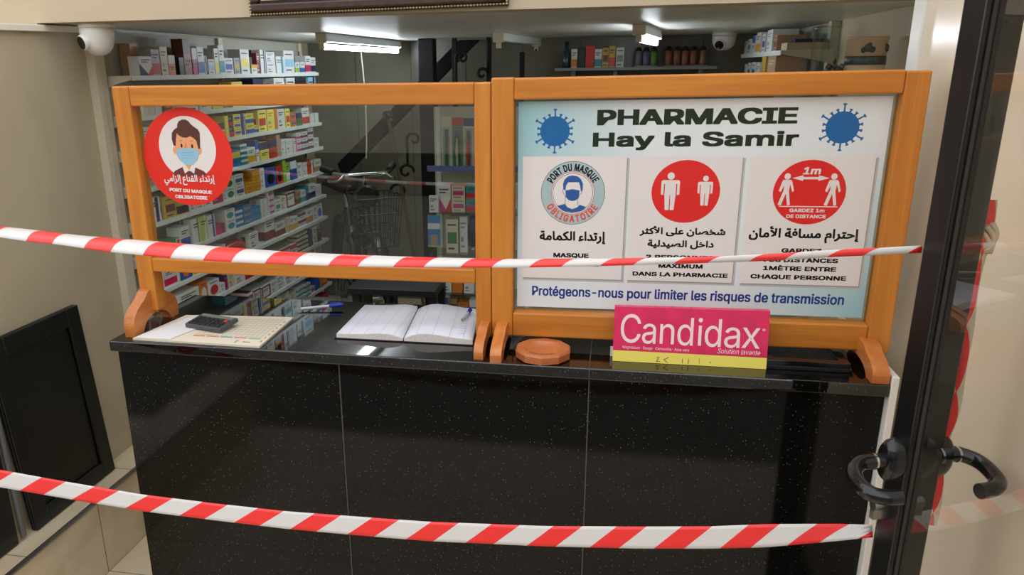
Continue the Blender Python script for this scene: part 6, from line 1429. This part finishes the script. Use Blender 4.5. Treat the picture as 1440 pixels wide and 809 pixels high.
rack_box(-0.076, 0.080, 0.056, 1.055, 'teal', 'red', 'b', 'stacked teal and red box at the right of the second glass shelf', n=2)
rack_box(-0.165, 0.052, 0.150, 0.872, 'cream', 'green', 'm', 'tall cream box with green oval on the third glass shelf')
rack_box(-0.108, 0.035, 0.160, 0.872, 'white', 'grey', 'l', 'slim white box behind the green oval box, third glass shelf', 1.60)
db = thing('lotion_bottle', 'dark blue lotion bottle with clear foot on the third glass shelf', 'bottle', (-0.050, 1.61, 0.8725))
m = MB(); m.lathe([(0.020, 0), (0.021, 0.004), (0.021, 0.03)], (-0.050, 1.61, 0.8725), CLEAR, 24); m.build('foot', db, weld=True)
m = MB(); m.lathe([(0.0212, 0.0302), (0.0215, 0.12), (0.016, 0.135), (0.016, 0.160)], (-0.050, 1.61, 0.8725), card('navy'), 24); m.build('body', db, weld=True)
m = MB()
m.box(-0.238, -0.184, 1.548, 1.552, 0.905, 1.045, card('blue_bright')); m.box(-0.2379, -0.1841, 1.5474, 1.548, 0.985, 1.01, card('white')); m.box(-0.226, -0.196, 1.5474, 1.548, 0.915, 0.96, card('tan')); m.box(-0.238, -0.184, 1.5473, 1.548, 0.905, 0.913, card('lime'))
tag(m.build('hanging_pack'), 'blue plaster pack hanging from the left end of the glass shelves', 'pack')
rack_box(-0.222, 0.036, 0.070, 0.690, 'orange', 'white', 'b', 'orange and white box, left on the fourth glass shelf')
rack_box(-0.180, 0.034, 0.070, 0.690, 'white', 'navy', 'l', 'white box with dark print, fourth glass shelf')
rack_box(-0.142, 0.046, 0.070, 0.690, 'orange', 'amber', 'p', 'plain orange box in the middle of the fourth glass shelf')
rack_box(-0.090, 0.046, 0.070, 0.690, 'white', 'grey', 'l', 'white box at the right of the fourth glass shelf')
rack_box(-0.232, 0.074, 0.074, 0.600, 'white', 'blue', 't', 'white and blue plaster box on the lowest glass shelf', 1.560, 0.05)
rack_box(-0.152, 0.030, 0.060, 0.600, 'tan', 'brown', 'm', 'narrow tan box on the lowest glass shelf')
rack_box(-0.118, 0.046, 0.046, 0.600, 'orange', 'cream', 'm', 'low orange box on the lowest glass shelf')
rack_box(-0.066, 0.050, 0.062, 0.600, 'white', 'grey', 'p', 'plain white box at the right end of the lowest glass shelf')

# ---------------------------------------------------------------- dark wall shelf at the back with bottles and tins
ws = thing('wall_shelf', 'narrow grey shelf on the dark back wall above the pharmacy poster', 'shelf', (0.62, 2.62, 1.63))
SHG = plain('shelf_grey', (140, 142, 140), 0.4)
boxobj('board', (0.216, 1.035, 2.60, 2.80, 1.628, 1.643), SHG, ws, 0.002)
for x in (0.30, 0.52, 0.95): boxobj('bracket', (x, x + 0.02, 2.66, 2.815, 1.600, 1.6278), SHG, ws)
bo = thing('tonic_bottle', 'dark teal glass bottle at the left end of the back wall shelf', 'bottle', (0.272, 2.66, 1.6432))
TEALG = plain('bottle_teal', (20, 66, 72), 0.12)
m = MB(); m.lathe([(0.019, 0), (0.020, 0.003), (0.020, 0.070), (0.010, 0.092), (0.009, 0.118)], (0.272, 2.66, 1.6432), TEALG, 24); m.build('body', bo, weld=True)
m = MB(); m.lathe([(0.011, 0.1185), (0.011, 0.132)], (0.272, 2.66, 1.6432), BLACKM, 20); m.build('cap', bo, weld=True)
for x, w, h, b_, a_, s_, lab in ((0.300, 0.030, 0.094, 'white', 'orange', 'b', 'white and orange box beside the teal bottle'), (0.334, 0.036, 0.098, 'green_dark', 'black', 'p', 'dark green box on the back wall shelf'), (0.374, 0.044, 0.108, 'red', 'white', 'p', 'tall red box on the back wall shelf'), (0.421, 0.036, 0.092, 'white', 'teal', 'b', 'white and teal box on the back wall shelf'), (0.460, 0.032, 0.098, 'gold', 'brown', 'm', 'gold box on the back wall shelf'), (0.494, 0.032, 0.106, 'gold', 'orange_red', 'b', 'tall gold and orange box on the back wall shelf'), (0.530, 0.040, 0.098, 'white', 'grey', 'm', 'white box at the right of the back wall row')):
    o = box_mesh(w, 0.05, h, b_, a_, s_).build('medicine_box'); o.location = (x, 2.625, 1.6433); tag(o, lab, 'medicine box', 'boxes on the back wall shelf')
def tin(x, mat, label, h=0.080):
    t = thing('small_bottle', label, 'bottle', (x, 2.66, 1.650), 'small bottles on the back wall shelf')
    m = MB(); m.lathe([(0.017, 0), (0.018, 0.003), (0.018, h * .8), (0.014, h * .9)], (x, 2.66, 1.650), mat, 20); m.build('body', t, weld=True)
    m = MB(); m.lathe([(0.015, h * .9 + .0002), (0.015, h), (0.006, h + .012)], (x, 2.66, 1.650), BLACKM, 16); m.build('cap', t, weld=True)
m = MB(); m.box(0.625, 0.745, 2.63, 2.69, 1.6433, 1.6495, SHG); tag(m.build('tray_stand'), 'small grey riser under the green and mauve bottles', 'riser')
m = MB(); m.box(0.775, 0.990, 2.63, 2.69, 1.6433, 1.6495, SHG); tag(m.build('tray_stand'), 'long grey riser under the copper bottles', 'riser')
tin(0.645, plain('bottle_grey', (120, 120, 124), 0.25), 'grey small bottle, first right of the lamp'); tin(0.683, plain('bottle_mauve', (116, 100, 150), 0.25), 'mauve small bottle between the grey and green ones'); tin(0.722, plain('bottle_green', (104, 150, 70), 0.25), 'green small bottle on the back wall shelf')
COP = plain('bottle_copper', (150, 92, 70), 0.22)
for i, x in enumerate((0.797, 0.838, 0.879, 0.920, 0.968)): tin(x, COP, ('leftmost', 'second', 'middle', 'fourth', 'rightmost')[i] + ' copper small bottle in the row of five')
for x, w, lab in ((0.40, 0.055, 'pale box top just above the poster frame, left of two'), (0.475, 0.035, 'pale box top just above the poster frame, right of two')):
    o = box_mesh(w, 0.05, 0.055, 'white', 'grey', 'm').build('medicine_box'); o.location = (x, 2.64, 1.5405); tag(o, lab, 'medicine box', 'boxes on the back wall shelf')
w2 = thing('wall_shelf', 'lower grey shelf on the back wall, mostly hidden behind the poster frame', 'shelf', (0.62, 2.62, 1.53))
boxobj('board', (0.216, 1.035, 2.60, 2.80, 1.525, 1.540), SHG, w2, 0.002)

# ---------------------------------------------------------------- right shelving and pots
ru = thing('wall_shelving', 'cream shelving on the right wall behind the top right of the poster', 'shelving', (1.26, 2.1, 0.278))
boxobj('upright', (1.325, 1.358, 1.645, 1.690, 0.2785, 1.80), CREAMM, ru)
boxobj('upright', (1.325, 1.358, 2.60, 2.64, 0.2785, 1.80), CREAMM, ru)
boxobj('back_panel', (1.3402, 1.346, 1.692, 2.598, 0.2785, 1.79), BACKP, ru)
for z in (1.697, 1.575):
    m = MB(); m.box(1.150, 1.340, 1.62, 2.62, z - 0.006, z, WHITEM); m.box(1.148, 1.150, 1.62, 2.62, z - 0.018, z, WHITEM); sh = m.build('shelf', ru)
    m = MB(); m.prism([(1.150, z - .002), (1.150, z - .014), (1.24, z - .030), (1.338, z - .052), (1.338, z - .002)], 1.616, 1.6195, 'y', CREAMM); m.build('bracket', sh)
ri = [(2.52, .06, .060, 'white', 'grey', 'l'), (2.40, .08, .066, 'white', 'teal', 'm'), (2.28, .07, .078, 'white', 'blue', 't'), (2.14, .10, .086, 'white', 'amber', 'b'), (2.02, .07, .074, 'white', 'purple', 'm'), (1.86, .12, .086, 'white', 'grey', 'l'), (1.76, .07, .060, 'tan', 'brown', 'm')]
for i, (y, w, h, b_, a_, s_) in enumerate(ri):
    o = box_mesh(w, 0.10, h, b_, a_, s_).build('medicine_box'); o.location = (1.156, y + w, 1.6973); o.rotation_euler = (0, 0, -pi / 2)
    tag(o, '%s box, %s on the upper right wall shelf' % (colour(b_, a_, s_), ('farthest', 'second farthest', 'third farthest', 'middle one', 'third nearest', 'second nearest', 'nearest')[i]), 'medicine box', 'boxes on the right wall shelving')
ri2 = [(2.46, .06, .074, 'white', 'grey', 'l'), (2.36, .06, .080, 'white', 'navy', 'm'), (2.22, .09, .082, 'white', 'blue', 'm'), (2.10, .07, .078, 'white', 'raspberry', 'b'), (1.96, .09, .108, 'gold', 'amber', 'p'), (1.74, .17, .104, 'tan', 'cream', 'l')]
for i, (y, w, h, b_, a_, s_) in enumerate(ri2):
    o = box_mesh(w, 0.10, h, b_, a_, s_).build('medicine_box'); o.location = (1.156, y + w, 1.5753); o.rotation_euler = (0, 0, -pi / 2)
    tag(o, '%s box, %s on the lower right wall shelf' % (colour(b_, a_, s_), ('farthest', 'second farthest', 'third farthest', 'third nearest', 'second nearest', 'nearest')[i]), 'medicine box', 'boxes on the right wall shelving')
m = MB(); m.box(1.17, 1.318, 1.625, 1.735, 1.6973, 1.7245, plain('tray_cream', (190, 172, 140), 0.5)); m.box(1.20, 1.30, 1.640, 1.72, 1.7248, 1.738, card('navy'))
tag(m.build('shallow_box'), 'flat cream box with a navy lid at the near end of the upper right shelf', 'box')
jb = thing('plastic_tub', 'clear plastic tub beside the right wall shelf upright', 'tub', (1.27, 1.55, 1.69))
gs = thing('glass_ledge', 'small glass ledge carrying pots on the right wall', 'shelf', (1.26, 1.0, 1.585))
boxobj('pane', (1.165, 1.359, 0.86, 1.60, 1.577, 1.585), SHGL, gs)
for y in (0.90, 1.5): boxobj('bracket', (1.30, 1.359, y, y + 0.012, 1.560, 1.5768), STEEL, gs)
m = MB(); m.lathe([(0.040, 0), (0.046, 0.006), (0.046, 0.17), (0.049, 0.175), (0.049, 0.185)], (1.262, 1.42, 1.5855), CLEAR, 28); m.build('body', jb, weld=True)
jb.location = (1.262, 1.42, 1.5855); 
for c in jb.children: c.matrix_parent_inverse = Matrix.Translation((-1.262, -1.42, -1.5855))
POTB = plain('pot_beige', (226, 200, 164), 0.4); POTD = plain('pot_band', (84, 92, 92), 0.4, var=0.5, scale=90)
pt = thing('ceramic_pot', 'large beige ceramic pot with a dark patterned band above the screen', 'pot', (1.268, 0.965, 1.5855))
c_ = (1.268, 0.965, 1.5855)
m = MB(); m.lathe([(0.050, 0), (0.054, 0.004), (0.056, 0.055)], c_, POTB, 36); m.lathe([(0.056, 0.0805), (0.056, 0.125), (0.059, 0.128), (0.059, 0.135), (0.052, 0.135), (0.050, 0.090)], c_, POTB, 36); m.build('body', pt, weld=True)
m = MB(); m.lathe([(0.0565, 0.0552), (0.0575, 0.068), (0.0565, 0.0802)], c_, POTD, 36); m.build('band', pt, weld=True)
m = MB()
for a, zz, r in ((-1.75, .103, .012), (-1.55, .098, .009), (-1.95, .097, .009), (-1.7, .112, .006), (-0.75, .105, .010), (-0.62, .097, .007)):
    m.lathe([(0.0005, 0.0), (r * .7, -.0015), (r, 0), (r * .7, .0015), (0.0005, .002)], (c_[0] + 0.0565 * cos(a), c_[1] + 0.0565 * sin(a), c_[2] + zz), POTD, 10, 'y')
m.build('flower_relief', pt)
FLB = plain('ornament_brown', (96, 62, 40), 0.5); FLG = plain('ornament_grey', (110, 116, 114), 0.5)
orn = thing('flower_ornament', 'small brown and grey flower ornament left of the ceramic pot', 'ornament', (1.196, 0.98, 1.5855))
m = MB(); m.lathe([(0.016, 0), (0.020, 0.01), (0.015, 0.03)], (1.190, 0.98, 1.5855), FLB, 16); m.build('base', orn, weld=True)
m = MB()
for i in range(9):
    a = i * 0.7; c = (1.190 + 0.020 * cos(a), 0.98 + 0.014 * sin(a), 1.620 + 0.008 * (i % 3))
    m.lathe([(0.001, -.008), (0.010, -.003), (0.011, .003), (0.001, .010)], c, (FLG, FLB)[i % 2], 8)
m.lathe([(0.001, -.006), (0.007, 0), (0.001, .012)], (1.187, 0.98, 1.650), FLB, 8); m.build('petals', orn)
